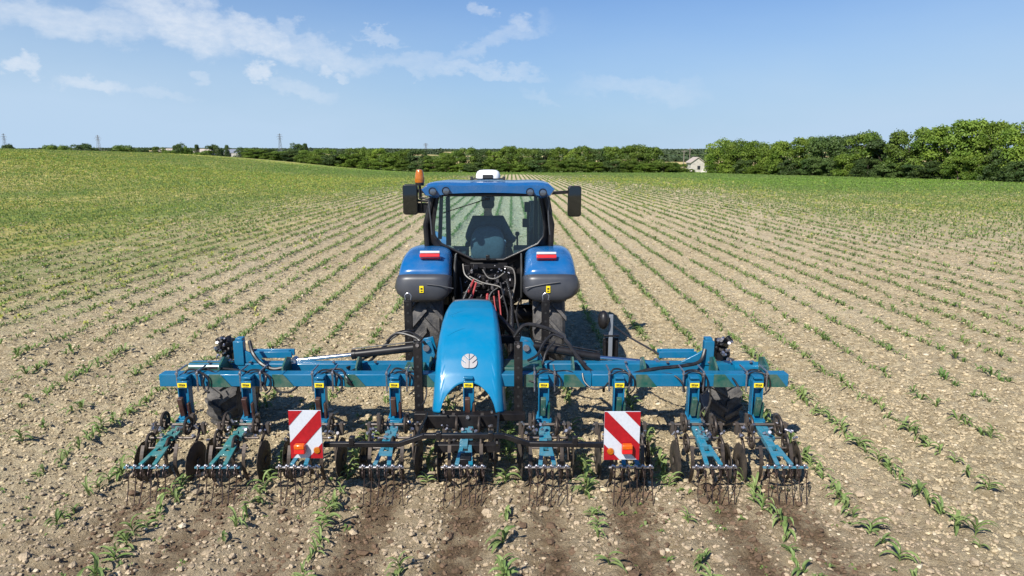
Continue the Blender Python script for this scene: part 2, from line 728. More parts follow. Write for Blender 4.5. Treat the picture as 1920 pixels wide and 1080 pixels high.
def moist_mask(x, y):
    m = np.zeros_like(x)
    w = .35 + 1.25 * fbm(x * 3.5, y * 1.9, 41, 3)
    for i, ux in enumerate(UNIT_X):
        d = np.abs(x - ux - .10 * np.sin(y * 1.7 + ux * 3) * .5)
        m = np.maximum(m, np.exp(-(d / .16) ** 2) * np.clip(w - .27, 0, 1) * 1.9 * (.65, .8, .45, 1, .9, .75, 1, .85, 1)[i])
    m = m * (1 - sstep(5.6, 6.3, y))
    return np.clip(m, 0, 1)


def build_ground():
    ys = [-30, -12, -4, 0, 1.5, 2.6, 3.2] + axis_steps(3.6, 15.0, .033, 6000, 1.022)
    xp = axis_steps(0, 6.2, .036, 5200, 1.026)
    xs = [-v for v in xp[:0:-1]] + xp
    xs = np.array(xs)
    ys = np.array(ys)
    X, Y = np.meshgrid(xs, ys)
    X, Y = X.ravel(), Y.ravel()
    Z = ground_z(X, Y)
    g = green_mask(X, Y)
    mo = moist_mask(X, Y)
    wk = (1 - sstep(5.5, 7.6, Y + 1.2 * fbm(X * .9, Y * .9, 61, 2))) * sstep(4.6, 3.2, np.abs(X + .4))
    nx, ny = len(xs), len(ys)
    idx = np.arange(nx * ny).reshape(ny, nx)
    F = np.stack([idx[:-1, :-1].ravel(), idx[:-1, 1:].ravel(), idx[1:, 1:].ravel(), idx[1:, :-1].ravel()], 1)
    # far country colours: 0 field, towards 1 straw
    straw = (Y > 260) * sstep(.47, .56, vnoise(X / 160 + 7, Y / 120 + 2, 3))
    o = obj_from_arrays('ground', np.stack([X, Y, Z], 1), F, [ground_mat()], None, True,
                        {'green': g, 'lush': lush_mask(X, Y), 'moist': mo, 'worked': wk, 'straw': straw, 'far': sstep(185, 250, Y)})
    tag(o, kind='structure')


def ground_mat():
    m = bpy.data.materials.new('soil')
    m.use_nodes = True
    nt = m.node_tree
    N, L = nt.nodes, nt.links
    b = N['Principled BSDF']
    b.inputs['Roughness'].default_value = .95
    b.inputs['Specular IOR Level'].default_value = .12
    geo = N.new('ShaderNodeNewGeometry')

    def noise(scale, detail=6, rough=.6, sx=1, sy=1):
        mp = N.new('ShaderNodeMapping')
        mp.inputs['Scale'].default_value = (sx, sy, 1)
        L.new(geo.outputs['Position'], mp.inputs[0])
        n = N.new('ShaderNodeTexNoise')
        n.inputs['Scale'].default_value = scale
        n.inputs['Detail'].default_value = detail
        n.inputs['Roughness'].default_value = rough
        L.new(mp.outputs[0], n.inputs['Vector'])
        return n.outputs['Fac']

    def ramp(v, a, b_):
        r = N.new('ShaderNodeMapRange')
        r.interpolation_type = 'SMOOTHSTEP'
        r.inputs['From Min'].default_value = a
        r.inputs['From Max'].default_value = b_
        L.new(v, r.inputs['Value'])
        return r.outputs[0]

    def mix(f, a, b_):
        x = N.new('ShaderNodeMix')
        x.data_type = 'RGBA'
        if isinstance(f, float):
            x.inputs[0].default_value = f
        else:
            L.new(f, x.inputs[0])
        for i, c in ((6, a), (7, b_)):
            if isinstance(c, tuple):
                x.inputs[i].default_value = (*c, 1)
            else:
                L.new(c, x.inputs[i])
        return x.outputs[2]

    def attr(n_):
        a = N.new('ShaderNodeAttribute')
        a.attribute_name = n_
        return a.outputs['Fac']

    def math_(op, a, b_):
        x = N.new('ShaderNodeMath')
        x.operation = op
        x.use_clamp = True
        for i, c in enumerate((a, b_)):
            if isinstance(c, float):
                x.inputs[i].default_value = c
            else:
                L.new(c, x.inputs[i])
        return x.outputs[0]
    c = mix(ramp(noise(9, 8, .7), .36, .66), (.375, .292, .170), (.63, .525, .338))
    c = mix(ramp(noise(38, 4, .7), .58, .72), c, (.74, .64, .45))
    c = mix(ramp(noise(22, 5, .7), .40, .26), c, (.20, .14, .09))
    c = mix(math_('MULTIPLY', ramp(noise(.35, 4, .6, 1, .3), .4, .7), .45), c, (.59, .495, .335))
    c = mix(math_('MULTIPLY', attr('worked'), .38), c, mix(ramp(noise(12, 7, .7), .36, .66), (.235, .165, .105), (.43, .33, .23)))
    # moist, freshly turned earth behind the hoes
    mo = math_('MULTIPLY', attr('moist'), ramp(noise(5, 6, .65), .25, .6))
    c = mix(math_('MULTIPLY', mo, .85), c, (.115, .070, .040))
    # low weeds and grass
    g = attr('green')
    gcol = mix(ramp(noise(1.6, 7, .75, 1, .5), .40, .62), (.27, .28, .035), (.62, .51, .19))
    gcol = mix(ramp(noise(.12, 4, .6, 1, .35), .40, .62), gcol, (.17, .25, .035))
    stv = ramp(noise(1.1, 3, .6, 1, .03), .52, .62)
    gcol = mix(math_('MULTIPLY', stv, .45), gcol, (.13, .155, .04))
    gcol = mix(math_('MULTIPLY', attr('lush'), .8), gcol, (.135, .235, .035))
    gfac = math_('MULTIPLY', ramp(math_('ADD', math_('MULTIPLY', g, .75), math_('MULTIPLY', noise(2.2, 8, .8), .55)), .40, .92), .88)
    c = mix(gfac, c, gcol)
    # country beyond the hedges
    farc = mix(attr('straw'), (.085, .12, .035), (.46, .37, .17))
    c = mix(attr('far'), c, farc)
    L.new(c, b.inputs['Base Color'])
    bp = N.new('ShaderNodeBump')
    bp.inputs['Strength'].default_value = 1.0
    bp.inputs['Distance'].default_value = .075
    L.new(noise(26, 8, .75), bp.inputs['Height'])
    L.new(bp.outputs[0], b.inputs['Normal'])
    return m


build_ground()


# ------------------------------------------------------------------ clods and stones
def soil_clod_mat():
    m = new_mat('soil_clod', (.45, .365, .235), .95, spec=.12, vary=.38, vscale=7, bump=.6, bscale=70)
    return m


M['clod'] = soil_clod_mat()
M['clodb'] = new_mat('brown_clod', (.40, .315, .215), .95, spec=.12, vary=.35, vscale=7, bump=.6, bscale=70)
M['clodpale'] = new_mat('pale_stone', (.56, .48, .35), .9, spec=.2, vary=.22, vscale=9, bump=.3, bscale=50)
M['cloddark'] = new_mat('dark_clod', (.15, .10, .065), .95, spec=.1, vary=.35, vscale=9, bump=.5, bscale=60)

ICO_V = []
t_ = (1 + 5 ** .5) / 2
for a_, b_ in ((-1, t_), (1, t_), (-1, -t_), (1, -t_)):
    ICO_V.append((a_, b_, 0))
for a_, b_ in ((-1, t_), (1, t_), (-1, -t_), (1, -t_)):
    ICO_V.append((0, a_, b_))
for a_, b_ in ((-1, t_), (1, t_), (-1, -t_), (1, -t_)):
    ICO_V.append((b_, 0, a_))
ICO_V = np.array([(-1, t_, 0), (1, t_, 0), (-1, -t_, 0), (1, -t_, 0), (0, -1, t_), (0, 1, t_), (0, -1, -t_), (0, 1, -t_), (t_, 0, -1), (t_, 0, 1), (-t_, 0, -1), (-t_, 0, 1)]) / 1.9
ICO_F = np.array([(0, 11, 5), (0, 5, 1), (0, 1, 7), (0, 7, 10), (0, 10, 11), (1, 5, 9), (5, 11, 4), (11, 10, 2), (10, 7, 6), (7, 1, 8), (3, 9, 4), (3, 4, 2), (3, 2, 6), (3, 6, 8), (3, 8, 9), (4, 9, 5), (2, 4, 11), (6, 2, 10), (8, 6, 7), (9, 8, 1)])


def scatter_view(rng, n, y0, y1, margin=1.0, power=1.0):
    """points in the camera's ground wedge"""
    u = rng.random(n)
    y = np.sqrt(y0 ** 2 + u * (y1 ** 2 - y0 ** 2)) if power == 1 else y0 * (y1 / y0) ** u
    x = (rng.random(n) * 2 - 1) * (y * .80 + margin)
    return x, y


def build_clods():
    rng = np.random.default_rng(4)
    sets = [(46000, 4.0, 9.0, .006, .021), (2200, 4.0, 12, .020, .042), (36000, 9.0, 22, .010, .030), (26000, 22, 60, .02, .055)]
    Vs, Fs, Ms = [], [], []
    base = 0
    for n, y0, y1, s0, s1 in sets:
        x, y = scatter_view(rng, n, y0, y1)
        keep = rng.random(n) > green_mask(x, y) * .8
        x, y = x[keep], y[keep]
        n = len(x)
        z = ground_z(x, y)
        s = s0 + (s1 - s0) * rng.random(n) ** 2.2
        V = ICO_V[None] * (1 + .55 * (rng.random((n, 12, 1)) - .5))
        V = V * (s[:, None, None] * (np.array([1.15, 1, .72]) * (1 + .5 * (rng.random((n, 1, 3)) - .5))))
        a = rng.random(n) * 6.28
        ca, sa = np.cos(a)[:, None], np.sin(a)[:, None]
        X = V[:, :, 0] * ca - V[:, :, 1] * sa + x[:, None]
        Yv = V[:, :, 0] * sa + V[:, :, 1] * ca + y[:, None]
        Z = V[:, :, 2] + z[:, None] + s[:, None] * .18
        Vs.append(np.stack([X, Yv, Z], 2).reshape(-1, 3))
        Fs.append((ICO_F[None] + (np.arange(n) * 12)[:, None, None] + base).reshape(-1, 3))
        base += n * 12
        mo = moist_mask(x, y)
        rr = rng.random(n)
        mi = np.where(rr < .03, 1, 0)
        mi = np.where((mi == 0) & (y < 6.2 + rng.normal(0, .5, n)) & (np.abs(x + .4) < 4.0 + rng.normal(0, .4, n)), 3, mi)
        mi = np.where(rng.random(n) < mo * 1.1, 2, mi)
        Ms.append(np.repeat(mi, 20))
    o = obj_from_arrays('soil_clods', np.concatenate(Vs), np.concatenate(Fs), [M['clod'], M['clodpale'], M['cloddark'], M['clodb']], np.concatenate(Ms))
    tag(o, 'loose clods of dry earth and pale stones strewn over the field', 'clods', kind='stuff')


build_clods()


# ------------------------------------------------------------------ vegetation
def leaf_mat(name, c1, c2, rnd=.25, trans=.25, vs=.6, rough=.55):
    m = bpy.data.materials.new(name)
    m.use_nodes = True
    nt = m.node_tree
    N, L = nt.nodes, nt.links
    b = N['Principled BSDF']
    b.inputs['Roughness'].default_value = rough
    b.inputs['Specular IOR Level'].default_value = .3
    geo = N.new('ShaderNodeNewGeometry')
    n = N.new('ShaderNodeTexNoise')
    n.inputs['Scale'].default_value = vs
    n.inputs['Detail'].default_value = 5
    n.inputs['Roughness'].default_value = .7
    L.new(geo.outputs['Position'], n.inputs['Vector'])
    r = N.new('ShaderNodeMapRange')
    r.inputs['From Min'].default_value = .36
    r.inputs['From Max'].default_value = .66
    L.new(n.outputs['Fac'], r.inputs['Value'])
    mx = N.new('ShaderNodeMix')
    mx.data_type = 'RGBA'
    mx.inputs[6].default_value = (*c1, 1)
    mx.inputs[7].default_value = (*c2, 1)
    L.new(r.outputs[0], mx.inputs[0])
    oi = N.new('ShaderNodeObjectInfo')
    hs = N.new('ShaderNodeHueSaturation')
    mr = N.new('ShaderNodeMapRange')
    mr.inputs['To Min'].default_value = 1 - rnd
    mr.inputs['To Max'].default_value = 1 + rnd
    L.new(oi.outputs['Random'], mr.inputs['Value'])
    L.new(mr.outputs[0], hs.inputs['Value'])
    L.new(mx.outputs[2], hs.inputs['Color'])
    L.new(hs.outputs[0], b.inputs['Base Color'])
    if trans > 0:
        t = N.new('ShaderNodeBsdfTranslucent')
        L.new(hs.outputs[0], t.inputs['Color'])
        ms = N.new('ShaderNodeMixShader')
        ms.inputs[0].default_value = trans
        L.new(b.outputs[0], ms.inputs[1])
        L.new(t.outputs[0], ms.inputs[2])
        L.new(ms.outputs[0], N['Material Output'].inputs[0])
    return m


M['maize'] = leaf_mat('maize_leaf', (.135, .215, .06), (.29, .36, .13), .22, .3, 5)
M['crop'] = leaf_mat('crop_leaf', (.10, .175, .04), (.22, .28, .085), .1, .25, .4)
M['weed'] = leaf_mat('weed_leaf', (.31, .34, .04), (.44, .43, .12), .1, .2, .5)
M['weedg'] = leaf_mat('weed_leaf_green', (.13, .25, .03), (.24, .34, .06), .1, .2, .3)
M['leaf_a'] = leaf_mat('tree_leaf_mid', (.062, .118, .014), (.19, .265, .04), .28, .22, .35)
M['leaf_b'] = leaf_mat('tree_leaf_bright', (.07, .135, .015), (.215, .29, .04), .2, .25, .3)
M['leaf_c'] = leaf_mat('tree_leaf_dark', (.035, .07, .018), (.095, .14, .035), .28, .15, .35)
M['leaf_far'] = leaf_mat('far_leaf', (.045, .075, .035), (.085, .115, .05), .15, .1, .05)
M['bark'] = new_mat('bark', (.09, .07, .05), .9, vary=.3, vscale=8)


def maize_mesh(name, seed, h=.24):
    rnd = random.Random(seed)
    b = MB()
    n = rnd.choice((5, 6, 7))
    side = rnd.random() * 6.28
    b.tube([(0, 0, -.01), (0, 0, h * .35)], [.006, .004], 5)
    for i in range(n):
        a = side + math.pi * i + rnd.uniform(-.5, .5)
        L_ = h * rnd.uniform(.75, 1.25)
        z0 = h * .08 * i
        el = rnd.uniform(.75, 1.35) if i < n - 1 else 1.45
        w = rnd.uniform(.014, .024)
        pts = []
        p = Vector((0, 0, z0))
        d_el = el
        segs = 6
        rows = []
        for k in range(segs + 1):
            t = k / segs
            dv = Vector((math.cos(a) * math.cos(d_el), math.sin(a) * math.cos(d_el), math.sin(d_el)))
            sd = Vector((-math.sin(a), math.cos(a), 0))
            up = sd.cross(dv)
            ww = w * math.sin(math.pi * min(1, (.18 + t * .82)) ** 1.0) + .0006
            rows.append([p - sd * ww + up * ww * -.45, p, p + sd * ww + up * ww * -.45])
            p = p + dv * (L_ / segs)
            d_el -= rnd.uniform(.2, .42) * (1 + t)
        b.grid(rows)
    me_o = b.build(name, M['maize'], smooth=0)
    me = me_o.data
    bpy.data.objects.remove(me_o)
    return me


def row_points(rng, y0, y1, spacing, xlim=None):
    xs, ys, ks = [], [], []
    kmax = int((.8 * y1 + 2) / ROWS) + 1
    for k in range(-kmax, kmax + 1):
        rx = ROW0 + k * ROWS
        n = int((y1 - y0) / spacing)
        if n < 1:
            continue
        boost = {-9: .55, -10: .2, -8: .25, -6: .3, -13: .3, -16: .3, 5: .15, 6: .2, 8: .25}.get(k, 0.0)
        y = y0 + (np.arange(n) + rng.random(n) * .9) * spacing
        vis = np.abs(rx) < y * .80 + .6
        y = y[vis]
        # thinner, patchy stand: clumps and gaps
        dens = vnoise(y * .9 + k * 31.7, np.full_like(y, k * 3.3), 71)
        dens2 = vnoise(y * .12 + k * 1.7, np.full_like(y, k * .5), 73)
        keep = rng.random(len(y)) < np.clip(dens * 1.7 + dens2 * .5 - .30 + boost + .22 * (y0 > 9), .08, 1)
        y = y[keep]
        x = rx + rng.normal(0, .022, len(y))
        xs.append(x)
        ys.append(y)
        ks.append(np.full(len(y), k))
    return np.concatenate(xs), np.concatenate(ys), np.concatenate(ks)


ORD = ['zeroth', 'first', 'second', 'third', 'fourth', 'fifth', 'sixth', 'seventh', 'eighth', 'ninth', 'tenth', 'eleventh', 'twelfth',
       'thirteenth', 'fourteenth', 'fifteenth', 'sixteenth', 'seventeenth', 'eighteenth', 'nineteenth', 'twentieth', 'twenty-first',
       'twenty-second', 'twenty-third', 'twenty-fourth', 'twenty-fifth', 'twenty-sixth', 'twenty-seventh', 'twenty-eighth', 'twenty-ninth',
       'thirtieth', 'thirty-first', 'thirty-second', 'thirty-third', 'thirty-fourth', 'thirty-fifth']


def build_maize():
    rng = np.random.default_rng(11)
    meshes = [maize_mesh('maize_plant', s) for s in range(9)]
    YB = 10.6
    x, y, k = row_points(rng, 4.25, YB, .125)
    # sort by distance; nearest 300 individuals
    inview = np.abs(x) < y * .765
    x, y, k = x[inview], y[inview], k[inview]
    d = np.hypot(x, y)
    order = np.argsort(d)
    cut = order[:298]
    rest = order[298:]
    rr = random.Random(5)
    per_row = {}
    items = sorted([(k[i], y[i], x[i], i) for i in cut])
    for (kk, yy, xx, i) in items:
        per_row[kk] = per_row.get(kk, 0) + 1
        n = per_row[kk]
        kk = int(kk)
        if kk == 0:
            rowname = 'first row right of the emblem'
        elif kk > 0:
            rowname = '%s row right of the emblem' % ORD[kk + 1]
        else:
            rowname = '%s row left of the emblem' % ORD[-kk]
        s = rr.uniform(.42, .84)
        o = bpy.data.objects.new('maize_plant', meshes[rr.randrange(9)])
        o.location = (xx, yy, gz(xx, yy) - .006)
        o.rotation_euler = (rr.uniform(-.15, .15), rr.uniform(-.15, .15), rr.random() * 6.28)
        o.scale = (s, s, s * rr.uniform(.8, 1.15))
        COL.objects.link(o)
        look = 'tall' if s > .70 else ('small' if s < .53 else 'leafy')
        tag(o, '%s maize seedling, %s from the near edge, %s' % (look, ORD[min(n, 35)], rowname), 'maize plant', 'young maize plants in the nearest rows')
    # everything else: one object
    X = [x[rest]]
    Y = [y[rest]]
    S = [rng.uniform(.5, 1.0, len(rest))]
    for (a, b_, sp, s0) in ((YB, 24, .115, .8), (24, 60, .17, 1.0), (60, 112, .28, 1.25), (112, 178, .42, 1.6)):
        xx, yy, kk = row_points(rng, a, b_, sp)
        X.append(xx)
        Y.append(yy)
        S.append(rng.uniform(.6, 1.1, len(xx)) * s0)
    X, Y, S = np.concatenate(X), np.concatenate(Y), np.concatenate(S)
    leaf_stuff('maize_crop', X, Y, S * .21, 6, rng, M['crop'], 'rows of young maize running to the far hedge', 'maize')
    return


def leaf_stuff(name, X, Y, Hh, nl, rng, mat, label, cat, spread=1.0, elev=(.6, 1.3), width=.075):
    """nl arching blades per plant, each two quads"""
    n = len(X)
    Z = ground_z(X, Y) - .004
    P = np.stack([X, Y, Z], 1)
    a = (rng.random(n) * 6.28)[:, None] + np.arange(nl)[None] * (6.283 / nl * 1.0) + rng.normal(0, .4, (n, nl))
    e = rng.uniform(elev[0], elev[1], (n, nl))
    L_ = Hh[:, None] * rng.uniform(.7, 1.25, (n, nl))
    hd = np.stack([np.cos(a), np.sin(a), np.zeros_like(a)], 2)
    sd = np.stack([-np.sin(a), np.cos(a), np.zeros_like(a)], 2)
    up = np.array([0, 0, 1.0])
    w = (L_ * width)[..., None]
    p0 = P[:, None, :] + hd * (L_ * .02)[..., None]
    p1 = p0 + hd * (L_ * .5 * np.cos(e) * spread)[..., None] + up * (L_ * .55 * np.sin(e))[..., None]
    e2 = e - 1.15
    p2 = p1 + hd * (L_ * .5 * np.cos(e2) * spread)[..., None] + up * (L_ * .5 * np.sin(e2))[..., None]
    V = np.stack([p0 - sd * w * .5, p0 + sd * w * .5, p1 - sd * w, p1 + sd * w, p2 - sd * w * .12, p2 + sd * w * .12], 2)
    V = V.reshape(-1, 3)
    b = (np.arange(n * nl) * 6)[:, None]
    F = np.concatenate([b + np.array([[0, 1, 3, 2]]), b + np.array([[2, 3, 5, 4]])], 0)
    o = obj_from_arrays(name, V, F, [mat])
    tag(o, label, cat, kind='stuff')
    return o


build_maize()


def build_weeds():
    rng = np.random.default_rng(23)
    # sparse weeds among the rows, near
    x, y = scatter_view(rng, 26000, 4.2, 42)
    d = fbm(x * .7, y * .5, 101, 3) + .10 * sstep(4, -8, x) + .05 * sstep(12, 25, y)
    k = d > .55 + .12 * rng.random(len(x))
    x, y = x[k], y[k]
    left = x < 0
    leaf_stuff('small_weeds', x, y, rng.uniform(.022, .065, len(x)), 5, rng, M['crop'], 'small scattered weeds between the maize rows', 'weeds', 1.1, (.2, 1.0), .16)
    # dense low growth at the left and the green strips
    X, Y = [], []
    for n, y0, y1 in ((26000, 12, 45), (60000, 35, 120), (40000, 100, 190)):
        xx, yy = scatter_view(rng, n, y0, y1)
        k = rng.random(len(xx)) < np.clip(green_mask(xx, yy) ** 1.15 * fbm(xx / 1.5, yy / 4, 55, 2) * 1.6, 0, 1)
        X.append(xx[k])
        Y.append(yy[k])
    X, Y = np.concatenate(X), np.concatenate(Y)
    S = rng.uniform(.07, .15, len(X)) * np.clip(Y / 35, 1, 2.6)
    half = rng.random(len(X)) < .62 - .6 * lush_mask(X, Y)
    leaf_stuff('grassy_weeds', X[half], Y[half], S[half], 5, rng, M['weed'], 'yellowish weeds covering the rising left side of the field', 'weeds', 1.0, (.4, 1.2), .12)
    half = ~half
    leaf_stuff('green_weeds', X[half], Y[half], S[half], 5, rng, M['weedg'], 'green grass and weeds along the field sides and far headland', 'grass', 1.0, (.4, 1.2), .12)


build_weeds()


# ------------------------------------------------------------------ trees
def crown_mesh(name, seed, mat, nleaf=6500, kind='bushy', leaf=.036):
    """crown of unit height and about unit width made of leaf clumps on many overlapping lobes"""
    rng = np.random.default_rng(seed)
    nl = 60 if kind != 'dome' else 40
    C, Rr = [], []
    for i in range(nl):
        t = rng.random()
        if kind == 'bushy':
            z = .04 + .84 * t
            rad = .36 * (1 - .55 * max(0, (z - .55) / .45) ** 1.4)
        elif kind == 'tall':
            z = .10 + .80 * t
            rad = .26 * math.sin(math.pi * (.25 + .62 * t)) + .05
        else:
            z = .04 + .73 * t
            rad = .42 * math.sqrt(max(.05, 1 - ((z - .25) / .62) ** 2))
        a = rng.random() * 6.28
        r_ = rad * math.sqrt(rng.uniform(.25, 1))
        C.append((r_ * math.cos(a), r_ * math.sin(a), z))
        Rr.append(rng.uniform(.085, .17))
    C = np.array(C)
    Rr = np.array(Rr)
    li = rng.integers(0, nl, nleaf)
    v = rng.normal(size=(nleaf, 3))
    v /= np.linalg.norm(v, axis=1)[:, None]
    v[:, 2] = np.where(v[:, 2] < -.3, -v[:, 2], v[:, 2])
    rr_ = Rr[li] * rng.uniform(.72, 1.12, nleaf)
    P = C[li] + v * rr_[:, None] * np.array([1, 1, .85])
    # little sprays standing out from the outline
    sp = rng.random(nleaf) < .10
    P[sp] += v[sp] * .03
    P[:, 2] = np.maximum(P[:, 2], .01)
    nrm = v * .7 + rng.normal(size=(nleaf, 3)) * .55 + np.array([0, 0, .25])
    nrm /= np.linalg.norm(nrm, axis=1)[:, None]
    ref = rng.normal(size=(nleaf, 3))
    t1 = np.cross(nrm, ref)
    t1 /= np.linalg.norm(t1, axis=1)[:, None]
    t2 = np.cross(nrm, t1)
    s = leaf * rng.uniform(.5, 1.2, nleaf)[:, None]
    V = np.stack([P - t1 * s * .6, P - t2 * s * .42 + t1 * s * .05, P + t1 * s * .6, P + t2 * s * .42 - t1 * s * .05], 1).reshape(-1, 3)
    F = np.arange(nleaf * 4).reshape(-1, 4)
    o = obj_from_arrays(name, V, F, [mat])
    me = o.data
    bpy.data.objects.remove(o)
    return me


def trunk_mesh(seed):
    rnd = random.Random(seed)
    b = MB()
    b.tube(smooth_path([(0, 0, -.04), (.01, 0, .15), (-.01, .01, .4), (0, 0, .72)], 3), [.03, .028, .026, .024, .022, .02, .018, .014, .011, .008], 8)
    for i in range(6):
        a = rnd.random() * 6.28
        z = .15 + .09 * i
        r_ = rnd.uniform(.15, .25)
        b.tube([(0, 0, z), (r_ * .5 * math.cos(a), r_ * .5 * math.sin(a), z + .1), (r_ * math.cos(a), r_ * math.sin(a), z + .24)], [.012, .008, .003], 6)
    o = b.build('trunk', M['bark'])
    me = o.data
    bpy.data.objects.remove(o)
    return me


CR = {}
for kind_, key in (('bushy', 'b'), ('tall', 't'), ('dome', 'd')):
    for mk in ('leaf_a', 'leaf_b', 'leaf_c'):
        CR[(key, mk)] = [crown_mesh('crown', 100 + i + hash_ * 7, M[mk], 11000, kind_) for hash_, i in ((ord(key) + ord(mk[-1]), 0), (ord(key) + ord(mk[-1]), 1), (ord(key) + ord(mk[-1]), 2))]
TR = [trunk_mesh(i) for i in range(3)]
rt = random.Random(8)


def tree(name, px, Y, top, width, key, mk, label, group=None, basez=None, cat='tree'):
    p = at(px, 300, Y)
    x = p.x
    bz = float(terrain(np.array([x]), np.array([Y]))[0]) if basez is None else basez
    h = at(px, top, Y).z - bz
    e = empty(name, (x, Y, bz - .05))
    tag(e, label, cat, group)
    c = bpy.data.objects.new('crown', rt.choice(CR[(key, mk)]))
    c.scale = (width, width, h * (1.12 if key == 'd' else 1.02))
    c.rotation_euler = (0, 0, rt.random() * 6.28)
    c.parent = e
    COL.objects.link(c)
    t = bpy.data.objects.new('trunk', rt.choice(TR))
    t.scale = (h, h, h)
    t.parent = e
    COL.objects.link(t)
    return e


def interp(tab, x):
    return float(np.interp(x, [a for a, b in tab], [b for a, b in tab]))


def build_hedges():
    # right hedge: runs from the little house (far) to the right edge (near)
    prof = [(1325, 266), (1350, 262), (1390, 264), (1430, 262), (1465, 270), (1480, 266), (1520, 252), (1560, 249), (1600, 247), (1640, 250), (1665, 251),
            (1690, 243), (1740, 240), (1780, 232), (1820, 219), (1850, 221), (1900, 223), (1960, 226), (2100, 220)]
    px = 1336
    n = 0
    px = 1352
    while px < 2120:
        n += 1
        D = float(np.interp(px, [1325, 1500, 1700, 1920, 2150], [180, 148, 122, 99, 84]))
        top = interp(prof, px) + rt.uniform(-4, 5)
        wm = rt.uniform(7.0, 9.5)
        mk = rt.choice(['leaf_a', 'leaf_b', 'leaf_a', 'leaf_b', 'leaf_c'])
        key = rt.choice(['b', 'b', 'd'])
        tone = {'leaf_a': 'mid green', 'leaf_b': 'bright green', 'leaf_c': 'dark green'}[mk]
        tree('hedgerow_tree', px, D, top, wm, key, mk, '%s leafy tree in the tall right hedge, %s tree from the pale house' % (tone, ORD[n]), 'trees of the tall right hedge')
        px += wm * 1280 / D * .46
    # shrubs along the foot of it
    px = 1346
    n = 0
    while px < 2100:
        n += 1
        D = float(np.interp(px, [1325, 1500, 1700, 1920, 2150], [180, 148, 122, 99, 84])) - 3.5
        p = at(px, 300, D)
        z0 = float(terrain(np.array([p.x]), np.array([D]))[0])
        # height 2.2 - 4.5 m
        hh = rt.uniform(2.4, 5.2)
        wm = rt.uniform(4.5, 7)
        e = tree('hedge_shrub', px, D, 300, wm, 'd', rt.choice(['leaf_a', 'leaf_c', 'leaf_c', 'leaf_b']), 'low dense shrub at the foot of the right hedge, %s shrub from the pale house' % ORD[min(n, 35)], 'shrubs at the foot of the right hedge', cat='shrub')
        for ch in [c for c in bpy.data.objects if c.parent == e]:
            ch.scale = (wm, wm, hh) if ch.name.startswith('crown') else (hh, hh, hh * .8)
        px += wm * 1280 / D * .62
    # middle hedge
    prof = [(470, 283), (500, 277), (540, 284), (575, 281), (610, 276), (650, 281), (690, 277), (720, 276), (745, 285), (778, 279), (800, 290), (830, 287),
            (875, 276), (900, 277), (925, 280), (948, 272), (985, 275), (1010, 281), (1040, 275), (1060, 279), (1087, 270), (1115, 281), (1148, 272), (1170, 276), (1190, 271), (1215, 275), (1240, 280)]
    px = 478
    n = 0
    while px < 1246:
        n += 1
        D = float(np.interp(px, [470, 620, 800, 1240], [215, 205, 196, 186]))
        top = interp(prof, px) + rt.uniform(-4, 2.5)
        wm = rt.uniform(5.5, 8.0)
        mk = rt.choice(['leaf_a', 'leaf_a', 'leaf_c', 'leaf_b'])
        tone = {'leaf_a': 'mid green', 'leaf_b': 'bright green', 'leaf_c': 'dark green'}[mk]
        tree('hedgerow_tree', px, D, top, wm, rt.choice(['b', 'd', 'b']), mk, '%s tree of the hedge beyond the tractor, %s from its left end' % (tone, ORD[min(n, 35)]), 'trees of the hedge beyond the tractor')
        px += wm * 1280 / D * .55
    px = 480
    n = 0
    while px < 1246:
        n += 1
        D = float(np.interp(px, [470, 620, 800, 1240], [215, 205, 196, 186])) - 3
        hh = rt.uniform(2.6, 4.6)
        wm = rt.uniform(6, 9)
        e = tree('hedge_shrub', px, D, 300, wm, 'd', rt.choice(['leaf_a', 'leaf_c', 'leaf_a', 'leaf_b']), 'low shrub at the foot of the middle hedge, %s from its left end' % ORD[min(n, 35)], 'shrubs at the foot of the middle hedge', cat='shrub')
        for ch in [c for c in bpy.data.objects if c.parent == e]:
            ch.scale = (wm, wm, hh) if ch.name.startswith('crown') else (hh, hh, hh * .8)
        px += wm * 1280 / D * .6
    # bushes on the left skyline, behind the crest
    left = [(-8, 275, 9, 'd', 'leaf_c', 'low dark bush at the far left of the skyline'), (18, 269, 13, 'd', 'leaf_c', 'rounded dark bush below the leftmost pylon'),
            (98, 271, 16, 'd', 'leaf_a', 'broad bush with a flat top on the left skyline'), (127, 272, 15, 'd', 'leaf_a', 'smaller bush beside the big dark round tree'),
            (72, 277, 12, 'd', 'leaf_c', 'low hedge bush left of the flat-topped bush'), (160, 266, 21, 'd', 'leaf_c', 'big dark round tree left of the second pylon'),
            (236, 271, 21, 'd', 'leaf_a', 'wide green bush right of the second pylon'), (270, 277, 13, 'd', 'leaf_c', 'low bush right of the wide green bush'),
            (300, 274, 14, 'd', 'leaf_a', 'small bush left of the farm roofs'), (212, 279, 12, 'd', 'leaf_c', 'tiny dark bush under the second pylon'),
            (338, 268, 13, 'd', 'leaf_c', 'dark pointed tree beside the first farm roof'), (352, 272, 10, 'd', 'leaf_a', 'green tree in front of the farm'),
            (371, 271, 6, 't', 'leaf_c', 'narrow dark conifer between the farm roofs'), (402, 268, 15, 'd', 'leaf_c', 'round dark tree among the farm roofs'),
            (427, 272, 6, 't', 'leaf_c', 'slim dark conifer right of the round farm tree'), (330, 281, 22, 'd', 'leaf_a', 'long low bush before the farm'),
            (455, 276, 17, 'd', 'leaf_c', 'dark bushy tree at the right end of the farm'), (385, 281, 20, 'd', 'leaf_a', 'low green bush below the round farm tree'),
            (470, 278, 14, 'd', 'leaf_c', 'small dark tree beside the last farm roof')]
